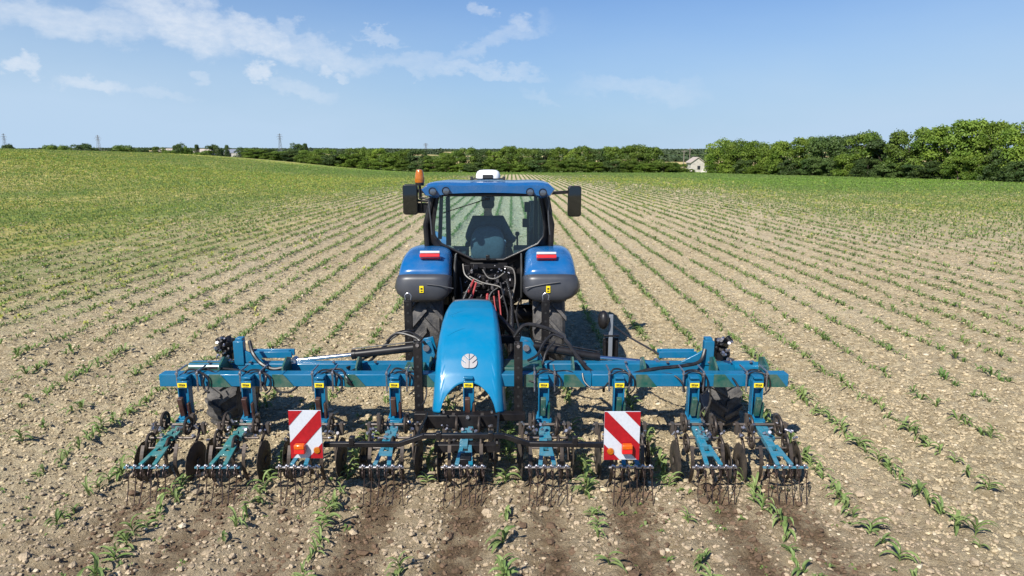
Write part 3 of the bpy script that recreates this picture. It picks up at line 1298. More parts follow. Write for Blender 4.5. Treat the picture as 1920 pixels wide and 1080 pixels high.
    for (px, top, w, key, mk, lab) in left:
        D = 330 if px < 420 else 380
        tree('skyline_bush' if key == 'd' else 'conifer', px, D, top, w * .62 * D / 330, key, mk, lab, 'bushes on the left skyline', cat='bush' if key == 'd' else 'conifer')
    tree('field_tree', 558, 420, 268, 11, 'd', 'leaf_c', 'rounder of the two dark trees standing alone beyond the hedge', cat='tree')
    tree('field_tree', 573, 420, 269, 5.5, 't', 'leaf_c', 'narrow dark tree, right one of the pair beyond the hedge', cat='tree')
    for (px, top, w, lab) in ((1262, 303, 5, 'pale scrubby bush at the right end of the middle hedge'), (1276, 306, 4.5, 'low scrubby bush left of the pale house'), (1252, 307, 4, 'small bush against the last tree of the middle hedge'), (1296, 316, 3, 'small bush in front of the pale house')):
        tree('scrub_bush', px, 186, top, w, 'd', 'leaf_b', lab, 'scrub beside the pale house', cat='bush')


build_hedges()


def build_far_woods():
    """distant tree belts that read as one mass"""
    rng = np.random.default_rng(77)
    V, F = [], []
    base = 0
    belts = [(700, 30, 560, 282, 3.5), (1300, -200, 700, 278.5, 5), (430, 1240, 1335, 291, 4), (900, 590, 830, 280, 4), (1500, 700, 2100, 283, 6), (1700, 1240, 1340, 281, 8), (900, 1240, 1345, 288, 5)]
    for (D, p0, p1, top, th) in belts:
        px = p0
        while px < p1:
            x = at(px, 300, D).x
            z0 = float(terrain(np.array([x]), np.array([D * 1.0]))[0])
            zt = at(px, top + 1.5 * math.sin(px * .05) + rng.uniform(-.8, .8), D).z
            hgt = max(th, zt - z0)
            w = rng.uniform(.8, 1.6) * th * 1.6
            n = 220
            v = rng.normal(size=(n, 3))
            v /= np.linalg.norm(v, axis=1)[:, None]
            v[:, 2] = np.abs(v[:, 2])
            P = np.array([x, D, z0]) + v * np.array([w * .6, w * .5, hgt]) * rng.uniform(.75, 1.05, (n, 1))
            nr = v + rng.normal(size=(n, 3)) * .5
            nr /= np.linalg.norm(nr, axis=1)[:, None]
            t1 = np.cross(nr, rng.normal(size=(n, 3)))
            t1 /= np.linalg.norm(t1, axis=1)[:, None]
            t2 = np.cross(nr, t1)
            s = th * .22
            V.append(np.stack([P - t1 * s, P - t2 * s, P + t1 * s, P + t2 * s], 1).reshape(-1, 3))
            F.append(np.arange(n * 4).reshape(-1, 4) + base)
            base += n * 4
            px += w * 1280 / D * .55
    o = obj_from_arrays('distant_woods', np.concatenate(V), np.concatenate(F), [M['leaf_far']])
    tag(o, 'distant dark line of woods and hedges along the horizon', 'woods', kind='stuff')


build_far_woods()

# ------------------------------------------------------------------ buildings, pylons, poles
M['plaster'] = new_mat('pale_plaster', (.48, .44, .39), .85, vary=.2, vscale=1.5)
M['tile'] = new_mat('roof_tile', (.42, .36, .31), .85, vary=.18, vscale=2)
M['slate'] = new_mat('sheet_roof', (.20, .22, .26), .6, vary=.2, vscale=1)
M['barnw'] = new_mat('barn_wall', (.48, .44, .40), .8, vary=.15, vscale=.8)
M['paneg'] = new_mat('window_dark', (.03, .035, .04), .1, coat=.5)
M['galv'] = new_mat('galvanised_steel', (.22, .24, .27), .6, metal=.3)
M['wood'] = new_mat('weathered_pole', (.22, .19, .16), .9, vary=.2)


def gable_house(name, px, D, w, dep, wall_h, roof_h, mw, mr, label, cat, group=None, windows=(), basey=None, chim=False, lift=0):
    x = at(px, 300, D).x
    z = float(terrain(np.array([x]), np.array([float(D)]))[0]) - .2 + lift
    e = empty(name, (x, D, z))
    tag(e, label, cat, group)
    b = MB()
    b.prism([(x - w / 2, D - dep / 2, z), (x + w / 2, D - dep / 2, z), (x + w / 2, D - dep / 2, z + wall_h), (x - w / 2, D - dep / 2, z + wall_h)], (0, dep, 0))
    # gables face left and right: triangular prism under the roof
    b.prism([(x - w / 2 + .01, D - dep / 2 + .01, z + wall_h), (x - w / 2 + .01, D + dep / 2 - .01, z + wall_h), (x - w / 2 + .01, D, z + wall_h + roof_h)], (w - .02, 0, 0))
    b.build('wall', mw, e)
    r_ = MB()
    ov = .35
    sl_ = roof_h / (dep / 2)
    for s in (-1, 1):
        y_e = D + s * (dep / 2 + ov)
        z_e = z + wall_h - ov * sl_ + .04
        r_.prism([(x - w / 2 - ov, y_e, z_e), (x - w / 2 - ov, D, z + wall_h + roof_h + .04), (x - w / 2 - ov, D, z + wall_h + roof_h + .2), (x - w / 2 - ov, y_e, z_e + .16)], (w + 2 * ov, 0, 0))
    ro = r_.build('roof', mr, e)
    if chim:
        MB().box((x + w * .25, D, z + wall_h + roof_h + .4), (.6, .6, 1.1)).build('chimney', mw, ro)
    for (fx, fz, ww, wh) in windows:
        f = MB()
        f.box((x + fx * w, D - dep / 2 - .03, z + fz), (ww, .06, wh))
        f.build('window', M['paneg'], e)
    return e


def build_buildings():
    gable_house('farm_shed', 319, 620, 17, 12, 3.5, 3, M['barnw'], M['tile'], 'pale farm shed at the left end of the farm', 'shed', 'farm buildings on the skyline', [(-.2, 1.8, 2.5, 2.5)], lift=1.6)
    gable_house('farm_shed', 384, 620, 14, 12, 3.5, 3, M['barnw'], M['tile'], 'small tiled barn between the two dark trees of the farm', 'barn', 'farm buildings on the skyline', [(.2, 1.8, 2.5, 2.5)], lift=1.4)
    gable_house('long_barn', 452, 640, 26, 14, 3.5, 3, M['barnw'], M['slate'], 'long grey-roofed barn at the right end of the farm', 'barn', 'farm buildings on the skyline', [(-.3, 1.8, 4, 2.8), (.1, 1.8, 4, 2.8)], lift=1.0)
    gable_house('low_shed', 405, 560, 9, 6, 2.0, 1.4, M['white'], M['slate'], 'little white shed low in front of the farm', 'shed', 'farm buildings on the skyline', [(0, 1.2, 1.5, 1.2)], lift=-.5)
    # the little house beside the right hedge, gable towards the field
    D = 200
    x = at(1308, 300, D).x
    z = float(terrain(np.array([x]), np.array([float(D)]))[0]) - .2
    e = empty('small_house', (x, D, z))
    tag(e, 'small pale house with a low tiled roof at the left end of the right hedge', 'house')
    w, dep, wh, rh = 3.8, 5.5, 2.9, 1.35
    x -= .6
    b = MB()
    b.prism([(x - w / 2, D - dep / 2, z), (x + w / 2, D - dep / 2, z), (x + w / 2, D - dep / 2, z + wh), (x, D - dep / 2, z + wh + rh), (x - w / 2, D - dep / 2, z + wh)], (0, dep, 0))
    b.box((x + w / 2 + 1.2, D + .4, z + wh / 2 - .1), (2.4, dep - .8, wh - .2))
    b.build('wall', M['plaster'], e)
    r_ = MB()
    for s in (-1, 1):
        r_.prism([(x + s * (w / 2 + .3), D - dep / 2 - .3, z + wh - .17), (x, D - dep / 2 - .3, z + wh + rh + .03), (x, D - dep / 2 - .3, z + wh + rh + .2), (x + s * (w / 2 + .3), D - dep / 2 - .3, z + wh)], (0, dep + .6, 0))
    r_.box((x + w / 2 + 1.25, D + .4, z + wh - .1), (2.6, dep - .3, .14), (0, .12, 0))
    r_.build('roof', M['tile'], e)
    MB().box((x + .3, D - dep / 2 - .04, z + 1.5), (.8, .1, 1.0)).build('window', M['paneg'], e)
    MB().box((x + w / 2 + 1.2, D - dep / 2 + .76, z + 1.0), (.9, .1, 1.9)).build('door', M['wood'], e)
    # pale tarpaulin-covered heaps beside the house
    for i, (px, py, s, lab) in enumerate(((1297, 316, 1.2, 'pale grey heap left of the small house'), (1321, 321, 1.0, 'whitish rounded heap right of the small house'))):
        D2 = 190
        x2 = at(px, 300, D2).x
        z2 = float(terrain(np.array([x2]), np.array([float(D2)]))[0])
        b = MB()
        rng = random.Random(i)
        rows = []
        for a in range(6):
            t = a / 5 * math.pi / 2
            rows.append([(x2 + s * math.cos(t) * math.cos(k / 10 * 6.283) * rng.uniform(.85, 1.1), D2 + s * math.cos(t) * math.sin(k / 10 * 6.283) * rng.uniform(.85, 1.1), z2 + s * 1.0 * math.sin(t)) for k in range(10)])
            rows[-1].append(rows[-1][0])
        b.grid(rows)
        tag(b.build('covered_heap', M['plaster'], smooth=60), lab, 'heap', 'heaps beside the pale house')


build_buildings()


def pylon(px, top, D, label):
    x = at(px, 300, D).x
    z = float(terrain(np.array([x]), np.array([float(D)]))[0]) - 1
    zt = at(px, top, D).z
    h = zt - z
    e = empty('pylon', (x, D, z))
    tag(e, label, 'pylon', 'electricity pylons on the horizon')
    b = MB()
    w0, w1 = 3.2, .8
    lv = [0, .22, .42, .58, .72, .84, 1.0]

    def hw(t):
        return (w0 * (1 - t) ** 1.5 + w1 * (1 - (1 - t) ** 1.5)) if t < .99 else .15
    r_ = .22
    for sx in (-1, 1):
        for sy in (-1, 1):
            b.tube([(x + sx * hw(t), D + sy * hw(t), z + h * t) for t in lv], r_, 4)
    for i in range(len(lv) - 1):
        a, c = lv[i], lv[i + 1]
        for sy in (-1, 1):
            b.tube([(x - hw(a), D + sy * hw(a), z + h * a), (x + hw(c), D + sy * hw(c), z + h * c)], r_ * .7, 4)
            b.tube([(x + hw(a), D + sy * hw(a), z + h * a), (x - hw(c), D + sy * hw(c), z + h * c)], r_ * .7, 4)
    b.build('tower', M['galv'], e, smooth=0)
    for t, l in ((.70, 4.5), (.82, 5.5), (.93, 3.8)):
        a = MB()
        a.tube([(x - l, D, z + h * t), (x, D, z + h * t + .6), (x + l, D, z + h * t)], .2, 4)
        a.tube([(x - l, D, z + h * t), (x + l, D, z + h * t)], .2, 4)
        for s in (-1, 1):
            a.tube([(x + s * l, D, z + h * t), (x + s * l, D, z + h * t - 1.6)], .14, 4)
        a.build('crossarm', M['galv'], e, smooth=0)


pylon(13, 250, 1300, 'leftmost pylon, at the edge of the photo above a dark bush')
pylon(188, 253, 1200, 'lattice pylon right of the big dark round tree')
pylon(527, 250, 1250, 'tallest lattice pylon, left of the pair of lone dark trees')
pylon(799, 268, 1500, 'short faint pylon above the beacon of the tractor')


def pole(px, top, D, label):
    x = at(px, 300, D).x
    z = float(terrain(np.array([x]), np.array([float(D)]))[0]) - .5
    zt = at(px, top, D).z
    e = empty('utility_pole', (x, D, z))
    tag(e, label, 'utility pole', 'wooden utility poles by the pale house')
    MB().tube([(x, D, z), (x, D, zt)], [.16, .11], 8).build('post', M['wood'], e)
    a = MB().box((x, D, zt - .5), (1.6, .12, .14))
    for s in (-.7, 0, .7):
        a.cyl((x + s, D, zt - .43), (x + s, D, zt - .18), .05, 6)
    a.build('crossarm', M['wood'], e)


pole(1282, 281, 215, 'left utility pole with a short crossarm beside the pale house')
pole(1293, 277, 210, 'tallest utility pole directly left of the pale house')
# ------------------------------------------------------------------ tractor
TX = -.31            # centre line of the tractor
AX_Y, AX_R = 9.25, .86


def tyre_lugs(b, c, Rr, w, n, hl, tw, sgn=1, sweep=.30):
    """chevron lugs round a tyre whose axle lies along X"""
    c = Vector(c)
    for k in range(n):
        for s in (-1, 1):
            a0 = 2 * math.pi * (k + (.5 if s > 0 else 0)) / n
            rows = []
            for j in range(5):
                t = j / 4
                x = s * (-.03 * w + t * w * .54)
                a = a0 + sgn * t * sweep
                rb = Rr - .02 - .05 * max(0, t - .7)
                rt_ = Rr + hl - .045 * max(0, t - .6) / .4 * .6
                da = tw / Rr / 2

                def P(r, aa):
                    return c + Vector((x, r * math.cos(aa), r * math.sin(aa)))
                rows.append([P(rb, a - da * 1.3), P(rt_, a - da), P(rt_, a + da), P(rb, a + da * 1.3)])
            b.grid(rows)
            b.add([rows[-1][0], rows[-1][1], rows[-1][2], rows[-1][3]], [(0, 1, 2, 3)])
            b.add([rows[0][0], rows[0][1], rows[0][2], rows[0][3]], [(3, 2, 1, 0)])


def wheel(name, c, Rr, w, rim_r, parent, rim_mat, n=20, sgn=1, hl=.045, tw=.055, out=1):
    """out: +1 when the outside face looks to +X"""
    c = Vector(c)
    b = MB()
    sh = w / 2
    prof = [(-sh * .86, rim_r), (-sh * .98, rim_r + (Rr - rim_r) * .35), (-sh * .98, Rr - .10 * Rr), (-sh * .80, Rr - .03), (-sh * .4, Rr - .008), (0, Rr),
            (sh * .4, Rr - .008), (sh * .80, Rr - .03), (sh * .98, Rr - .10 * Rr), (sh * .98, rim_r + (Rr - rim_r) * .35), (sh * .86, rim_r), (-sh * .86, rim_r)]
    b.lathe(prof, c, 'X', 48)
    tyre_lugs(b, c, Rr, w, n, hl, tw, sgn)
    ty = b.build('tyre', M['rubber'], parent, smooth=35, origin=c)
    d = MB()
    d.lathe([(-sh * .84, rim_r * 1.01), (-sh * .78, rim_r * .9), (-sh * .2, rim_r * .86), (sh * .2, rim_r * .86), (sh * .78, rim_r * .9), (sh * .84, rim_r * 1.01)], c, 'X', 40)
    dx = out * sh * .25
    d.lathe([(dx, rim_r * .88), (dx, rim_r * .5), (dx + out * .05, rim_r * .45), (dx + out * .05, .09), (dx + out * .12, .085), (dx + out * .12, .001)], c, 'X', 32)
    for k in range(8):
        a = k / 8 * 6.283
        d.cyl(c + Vector((dx, rim_r * .32 * math.cos(a), rim_r * .32 * math.sin(a))), c + Vector((dx + out * .07, rim_r * .32 * math.cos(a), rim_r * .32 * math.sin(a))), .014, 6)
    d.build('rim', rim_mat, parent, origin=c)
    return ty


def sub_empty(name, loc, parent):
    e = bpy.data.objects.new(name, None)
    e.empty_display_size = .1
    COL.objects.link(e)
    e.parent = parent
    l = Vector((0, 0, 0))
    p = parent
    while p is not None:
        l += p.location
        p = p.parent
    e.location = Vector(loc) - l
    return e


def build_tractor():
    T = empty('tractor', (TX, AX_Y, 0))
    tag(T, 'blue farm tractor with closed cab driving away through the maize rows', 'tractor')
    zr = gz(TX, AX_Y) * 0
    # ---- wheels
    for s in (-1, 1):
        e = sub_empty('rear_wheel', (TX + s * .785, AX_Y, AX_R), T)
        wheel('rear_wheel', (TX + s * .785, AX_Y, AX_R - .03), AX_R - .03, .42, .46, e, M['steelrim'], 20, 1, out=s)
        e = sub_empty('front_wheel', (TX + s * .80, 11.75, .6), T)
        wheel('front_wheel', (TX + s * .80, 11.75, .60), .61, .36, .32, e, M['steelrim'], 18, 1, out=s)
    # ---- chassis
    b = MB()
    b.box((TX, 9.25, .86), (.42, .75, .55))
    b.cyl((TX - .72, 9.25, .84), (TX + .72, 9.25, .84), .13, 16)
    b.box((TX, 10.2, .86), (.38, 1.3, .45))
    b.box((TX, 11.5, .80), (.34, 1.5, .35))
    b.box((TX, 11.75, .58), (1.3, .16, .14))
    b.box((TX, 8.80, .95), (.34, .25, .42))
    b.cyl((TX, 8.70, .72), (TX, 8.50, .72), .05, 12)
    b.build('chassis', M['blackm'], T, bevel=.015)
    # rear body below the window
    b = MB()
    b.box((TX, 9.16, 1.32), (.66, .18, .62))
    b.box((TX, 9.10, 1.10), (.44, .16, .34))
    b.box((TX - .30, 9.02, 1.42), (.10, .08, .30))
    b.box((TX + .30, 9.02, 1.40), (.12, .08, .26))
    b.box((TX, 9.03, 1.56), (.5, .06, .08))
    for s in (-1, 1):
        b.prism([(TX + s * .84, 9.20, 2.0), (TX + s * .745, 9.20, 1.98), (TX + s * .66, 9.20, 1.84), (TX + s * .20, 9.20, 1.62), (TX + s * .20, 9.20, 1.1), (TX + s * .84, 9.20, 1.1)], (0, .03, 0))
    b.prism([(TX - .38, 9.14, 1.62), (TX + .38, 9.14, 1.62), (TX + .72, 9.14, 1.85), (TX + .72, 9.14, 1.30), (TX + .34, 9.14, 1.0), (TX - .34, 9.14, 1.0), (TX - .72, 9.14, 1.30), (TX - .72, 9.14, 1.85)], (0, .08, 0))
    b.build('rear_panel', M['blackm'], T, bevel=.008)
    # spool valves, couplings
    rnd = random.Random(3)
    b = MB()
    for i in range(4):
        for j in range(2):
            x = TX - .02 + (i - 1.5) * .085
            z = 1.30 + j * .10
            b.box((x, 8.98, z), (.07, .12, .08))
            b.cyl((x, 8.93, z), (x, 8.86, z - .01), .022, 10)
    b.box((TX - .02, 9.0, 1.22), (.40, .10, .05))
    for i in range(26):
        x = TX + rnd.uniform(-.34, .34)
        z = rnd.uniform(.85, 1.55)
        b.box((x, rnd.uniform(8.9, 9.0), z), (rnd.uniform(.02, .08), rnd.uniform(.03, .09), rnd.uniform(.02, .09)), (rnd.uniform(-.4, .4), rnd.uniform(-.4, .4), rnd.uniform(-.4, .4)))
    b.build('hydraulic_block', M['blackm'], T, bevel=.005)
    b = MB()
    for i in range(60):
        x = TX + rnd.uniform(-.36, .36)
        z = rnd.uniform(.75, 1.58)
        y = rnd.uniform(8.82, 8.93)
        b.cyl((x, y, z), (x + rnd.uniform(-.03, .03), y - .02, z + rnd.uniform(-.03, .03)), rnd.uniform(.005, .012), 6)
    for (x, z) in ((-.13, 1.34), (-.02, 1.37), (.05, 1.30), (.12, 1.39), (-.22, 1.52)):
        b.cyl((TX + x, 8.88, z), (TX + x, 8.80, z - .01), .02, 8)
    build_pieces(b, 'coupling', M['bolt'], T, .001)
    # lower links and lift arms
    for s in (-1, 1):
        b = MB()
        b.bar((TX + s * .22, 8.95, .55), (TX + s * .36, 7.85, .50), .05, .09)
        b.ball((TX + s * .36, 7.85, .50), .06)
        b.build('lower_link', M['black'], T, bevel=.006)
        b = MB()
        b.bar((TX + s * .20, 9.05, 1.22), (TX + s * .31, 8.60, 1.24), .07, .08)
        b.cyl((TX + s * .31, 8.60, 1.24), (TX + s * .30, 8.40, .55), .024, 10)
        b.cyl((TX + s * .31, 8.58, 1.10), (TX + s * .305, 8.46, .85), .036, 10)
        b.build('lift_arm', M['black'], T, bevel=.006)
    b = MB()
    b.cyl((TX + .0, 8.85, 1.12), (TX - .07, 7.95, 1.06), .028, 12)
    b.cyl((TX - .02, 8.6, 1.10), (TX - .05, 8.25, 1.085), .042, 12)
    b.build('top_link', M['steel'], T)
    # red hydraulic couplers and cylinders seen between the fenders
    b = MB()
    for (a, c, r_) in (((888, 525), (878, 548), .015), ((893, 530), (884, 560), .014), ((914, 552), (913, 566), .018), ((935, 545), (940, 600), .010), ((926, 555), (934, 610), .012)):
        b.cyl(at(*a, 8.55), at(*c, 8.40), r_, 10)
    build_pieces(b, 'hose_coupler', M['redp'], T, .001)
    # hoses hanging behind
    for pts, y0, y1, r_ in ((((868, 495), (872, 515), (888, 527), (905, 533)), 8.9, 8.7, .010),
                            (((888, 524), (876, 545), (866, 568)), 8.7, 7.9, .010),
                            (((893, 535), (880, 560), (874, 570)), 8.7, 7.9, .009),
                            (((880, 518), (905, 530), (935, 537), (945, 548), (938, 560)), 8.75, 8.5, .009),
                            (((938, 530), (945, 560), (952, 590), (948, 618)), 8.6, 8.0, .011),
                            (((950, 525), (958, 560), (960, 600), (958, 640)), 8.6, 7.6, .014),
                            (((933, 540), (922, 548), (917, 560), (922, 575)), 8.6, 8.2, .008),
                            (((946, 500), (962, 505), (966, 530), (960, 560)), 8.8, 8.5, .009),
                            (((905, 505), (915, 520), (930, 522), (945, 512)), 8.8, 8.7, .009),
                            (((862, 520), (866, 560), (858, 600), (862, 640)), 8.8, 8.2, .013),
                            (((975, 560), (968, 590), (975, 625), (970, 650)), 8.6, 7.8, .012)):
        n = len(pts)
        P = [at(px, py, y0 + (y1 - y0) * i / (n - 1)) for i, (px, py) in enumerate(pts)]
        MB().tube(smooth_path(P, 6), r_, 8).build('hydraulic_hose', M['hosel'] if r_ < .011 else M['hose'], T)

    # ---- fenders
    path = [(9.98, 1.68), (9.75, 1.745), (9.40, 1.79), (9.05, 1.815), (8.80, 1.80), (8.60, 1.76), (8.46, 1.70), (8.365, 1.63), (8.31, 1.56)]
    path2 = [(8.312, 1.568), (8.285, 1.50), (8.265, 1.40), (8.265, 1.31), (8.28, 1.25), (8.31, 1.22)]

    def fender(s, pth, wfun, mat, name, d0, lip=False):
        xc = TX + s * .785
        rows = []
        nU = 24
        for i, (y, z) in enumerate(pth):
            a = pth[max(i - 1, 0)]
            c = pth[min(i + 1, len(pth) - 1)]
            ty, tz = c[0] - a[0], c[1] - a[1]
            l = math.hypot(ty, tz)
            ny, nz = tz / l, -ty / l          # inward or outward
            if ny * (y - 9.3) + nz * (z - .9) < 0:
                ny, nz = -ny, -nz
            wi, wo = wfun(i / (len(pth) - 1))
            row = []
            for k in range(nU + 1):
                u = -1 + 2 * k / nU
                xs = u * (wo if u * s > 0 else wi)
                au = abs(u)
                off = d0 * (1 - (1 - au ** 5) ** .5)
                row.append((xc + xs, y - ny * off, z - nz * off))
            rows.append(row)
        b = MB()
        b.grid(rows)
        return b.build(name, mat, T, smooth=60, solid=.018, origin=(xc, 9.0, 1.6))
    for s in (-1, 1):
        f1 = fender(s, path, lambda t: (.335 - .035 * (1 - t), .345 - .035 * (1 - t)), M['blue'], 'fender', .17)
        fender(s, path2, lambda t: (.342 - .05 * max(0, t - .6) / .4, .350 + .034 * min(1, t / .4) - .13 * max(0, t - .35) ** 1.8 / .46), M['grey'], 'fender_extension', .165)
        # lamp on the fender
        px = 805 if s < 0 else 1025
        py = 474 if s < 0 else 476
        p = at(px, py + 4, 8.42)
        lp = MB()
        lp.box((p.x, 8.475, p.z - .028), (.25, .08, .045), (-.6, 0, 0))
        lo = lp.build('tail_light', M['redl'], T, bevel=.008)
        MB().box((p.x, 8.505, p.z + .010), (.25, .08, .034), (-.6, 0, 0)).build('indicator_lens', M['lens'], lo, bevel=.008)
        # sticker and moulded crease
        q = at(790 if s < 0 else 1028, 543, 8.24)
        MB().box((q.x, 8.257, q.z), (.05, .006, .085)).build('sticker', M['yellow'], T)
        g = MB()
        g.box((q.x, 8.252, q.z + .008), (.026, .004, .02))
        g.box((q.x, 8.252, q.z - .022), (.026, .004, .012))
        g.build('sticker_print', M['ink'], T)
        c0 = at(800 if s < 0 else 985, 533 if s < 0 else 540, 8.262)
        c1 = at(850 if s < 0 else 1050, 541 if s < 0 else 529, 8.262)
        g = MB()
        g.tube([(c0.x, 8.262, c0.z), ((c0.x + c1.x) / 2, 8.258, (c0.z + c1.z) / 2 + .008), (c1.x, 8.262, c1.z)], .007, 6)
        g.build('crease', M['grey'], T)
        # inner shell of the wing
        b = MB()
        xin = TX + s * .43
        pr = [(8.60, 1.5), (8.66, 1.62), (8.85, 1.73), (9.4, 1.73), (9.9, 1.66), (10.0, 1.2), (9.7, 1.05), (8.9, 1.05), (8.65, 1.2)]
        b.prism([(xin - .01, y, z) for y, z in pr], (.02, 0, 0))
        b.build('inner_fender', M['ink'], T)

    # ---- cab
    YR = 9.02

    def W(px, py, y=YR):
        p = at(px, py, y)
        return p
    glass = [(824, 366), (1010, 366), (1017, 395), (1021, 425), (1019, 443), (1008, 457), (944, 486), (888, 486), (828, 457), (815, 443), (813, 425), (817, 395)]

    def rg(px, py, extra=0):
        # the rear window leans back a little towards its top
        t = (486 - py) / 120
        y = YR + .02 - .10 * (1 - t) * 0 + .04 * t
        p = at(px, py, y)
        # gentle bow
        p.y -= .05 * (1 - ((px - 917) / 105) ** 2)
        return p
    gp = [rg(*q) for q in glass]
    # rear window pane: fan through a grid
    ctr = rg(917, 430)
    b = MB()
    rows = []
    for t in (0, .25, .5, .75, 1):
        rows.append([ctr.lerp(p, t) for p in gp + [gp[0]]])
    b.grid(rows)
    rw = b.build('rear_window', M['glass'], T, smooth=60)
    fr = MB()
    ring = gp
    fr.tube(ring, .016, 8, closed=True)
    fr.build('window_seal', M['black'], rw)
    # window outer frame
    outer = [(806, 362), (1030, 362), (1036, 395), (1038, 425), (1034, 448), (1018, 466), (952, 497), (880, 497), (816, 466), (800, 448), (798, 425), (800, 395)]
    b = MB()
    inn = [rg(*q) + Vector((0, .02, 0)) for q in glass]
    ou = [rg(*q) + Vector((0, .03 + .05 * abs(q[0] - 917) / 110, 0)) for q in outer]
    rows = [inn + [inn[0]], ou + [ou[0]], [p + Vector((0, .09, 0)) for p in ou + [ou[0]]], [p + Vector((0, .09, 0)) for p in inn + [inn[0]]], inn + [inn[0]]]
    b.grid(rows)
    b.build('cab_frame', M['black'], T, bevel=.006)
    for s in (-1, 1):   # bright edge strips / grab rails on the rear posts
        b = MB()
        x0 = 806 if s < 0 else 1028
        P = [at(x0 + s * 3, 372, 8.96), at(x0 + s * 0, 400, 8.95), at(x0 - s * 4, 440, 8.93) if s < 0 else at(x0 + 3, 440, 8.93)]
        b.tube(smooth_path(P, 4), .009, 8)
        b.build('grab_rail', M['grey'], T)
    # corner posts, sides, front
    zb, ztp = 1.35, 2.56
    XO = .72
    fy = 10.62
    b = MB()
    for s in (-1, 1):
        b.tube([(TX + s * (XO + .10), 9.12, 1.60), (TX + s * (XO + .12), 9.10, 2.1), (TX + s * XO, 9.14, ztp)], .04, 8)
        b.tube([(TX + s * (XO + .02), 9.95, 1.80), (TX + s * (XO - .02), 9.95, ztp)], .025, 8)
        b.tube([(TX + s * (XO - .06), fy - .1, 1.25), (TX + s * (XO - .04), fy, ztp)], .032, 8)
        b.box((TX + s * (XO + .03), 9.55, ztp), (.07, 1.0, .06))
        b.box((TX + s * (XO - .01), 10.3, ztp), (.07, .7, .06))
        b.box((TX + s * (XO + .0), 10.25, 1.22), (.06, .8, .3))
    b.box((TX, fy, ztp), (1.4, .06, .07))
    b.box((TX, fy - .08, 1.40), (1.3, .06, .12))
    b.build('cab_post', M['black'], T, bevel=.006)
    for s in (-1, 1):
        b = MB()
        b.add([(TX + s * (XO + .12), 9.14, 1.80), (TX + s * (XO + .02), 9.93, 1.78), (TX + s * (XO - .02), 9.93, ztp - .03), (TX + s * XO, 9.14, ztp - .03)], [(0, 1, 2, 3)])
        b.build('side_window', M['glassf'], T)
        b = MB()
        b.add([(TX + s * (XO + .02), 9.97, 1.78), (TX + s * (XO - .06), fy - .06, 1.38), (TX + s * (XO - .04), fy - .03, ztp - .03), (TX + s * (XO - .02), 9.97, ztp - .03)], [(0, 1, 2, 3)])
        b.build('door_window', M['glassf'], T)
    b = MB()
    b.add([(TX - .66, fy - .06, 1.46), (TX + .66, fy - .06, 1.46), (TX + .68, fy, ztp - .04), (TX - .68, fy, ztp - .04)], [(0, 1, 2, 3)])
    b.build('windscreen', M['glassf'], T)
    b = MB()
    b.box((TX, 9.95, 1.18), (1.30, 1.35, .12))
    b.box((TX - .48, 9.70, 1.45), (.30, .85, .45))
    b.box((TX + .48, 9.70, 1.45), (.30, .85, .48))
    b.build('cab_floor', M['headliner'], T, bevel=.02)
    # roof
    ys = [8.84, 8.90, 9.0, 9.3, 9.8, 10.4, 10.78, 10.88]
    rows = []
    for i, y in enumerate(ys):
        hw = [.845, .862, .868, .87, .86, .84, .80, .76][i]
        hh = [.55, .85, .96, 1, 1, 1, .85, .5][i]
        row = []
        n = 22
        for k in range(n + 1):       # upper skin, left to right
            u = -1 + 2 * k / n
            z = 2.585 + (.082 - .05 * max(0, i - 3) / 4) * hh * (1 - abs(u) ** 22) - .008 * u * u + .005 * math.cos(u * 9)
            row.append((TX + u * hw * (1 if abs(u) < .97 else 1.0), y, z))
        for k in range(n, -1, -1):   # underside
            u = -1 + 2 * k / n
            z = 2.535 - .030 * u * u * (1 if i < 4 else .6) - .055 * math.exp(-((abs(u) - .84) / .12) ** 2) * (1 if 0 < i < 4 else .3)
            row.append((TX + u * hw * .945, y + .01, z))
        row.append(row[0])
        rows.append(row)
    b = MB()
    b.grid(rows)
    for row in (rows[0], rows[-1]):
        n2 = len(row) - 1
        half = n2 // 2
        for k in range(half - 1):
            b.add([row[k], row[k + 1], row[n2 - 2 - k], row[n2 - 1 - k]], [(0, 1, 2, 3)])
    roof = b.build('roof', M['blue'], T, smooth=50)
    b = MB()
    b.box((TX, 8.93, 2.505), (1.24, .10, .035))
    b.box((TX, 9.8, 2.53), (1.35, 1.6, .03))
    b.build('roof_lining', M['black'], T, bevel=.01)
    # work lamps
    for px, py in ((811, 357), (836, 356), (994, 358), (1018, 359)):
        c = at(px, py + 2, 8.76)
        b = MB()
        b.lathe([(.07, .02), (.06, .045), (0, .052), (0, .044), (.012, .043)], c, 'Y', 20)
        hs = b.build('work_lamp', M['black'], T, origin=c)
        l = MB()
        l.lathe([(.008, .0), (.004, .03), (.010, .044)], c, 'Y', 20)
        l.build('lens', M['lamp'], hs)
    # satellite receiver on the roof
    c = at(915, 338, 9.4)
    b = MB()
    rows = []
    for zz, k in ((0, 1.0), (.045, 1.0), (.085, .9), (.105, .72), (.112, .4), (.114, 0.02)):
        rows.append([(c.x + .165 * k * math.copysign(abs(math.cos(a)) ** .6, math.cos(a)), 9.45 + .14 * k * math.copysign(abs(math.sin(a)) ** .6, math.sin(a)), 2.70 + zz) for a in [j / 24 * 6.2832 for j in range(25)]])
    b.grid(rows)
    ant = b.build('satellite_receiver', M['white'], T, smooth=70)
    b = MB()
    b.box((c.x, 9.315, 2.725), (.14, .03, .05))
    b.box((c.x, 9.42, 2.692), (.42, .16, .018))
    for s in (-1, 1):
        b.box((c.x + s * .22, 9.36, 2.70), (.035, .06, .05))
    b.build('mount', M['ink'], ant, bevel=.004)
    # beacon
    c = at(787, 345, 9.3)
    b = MB()
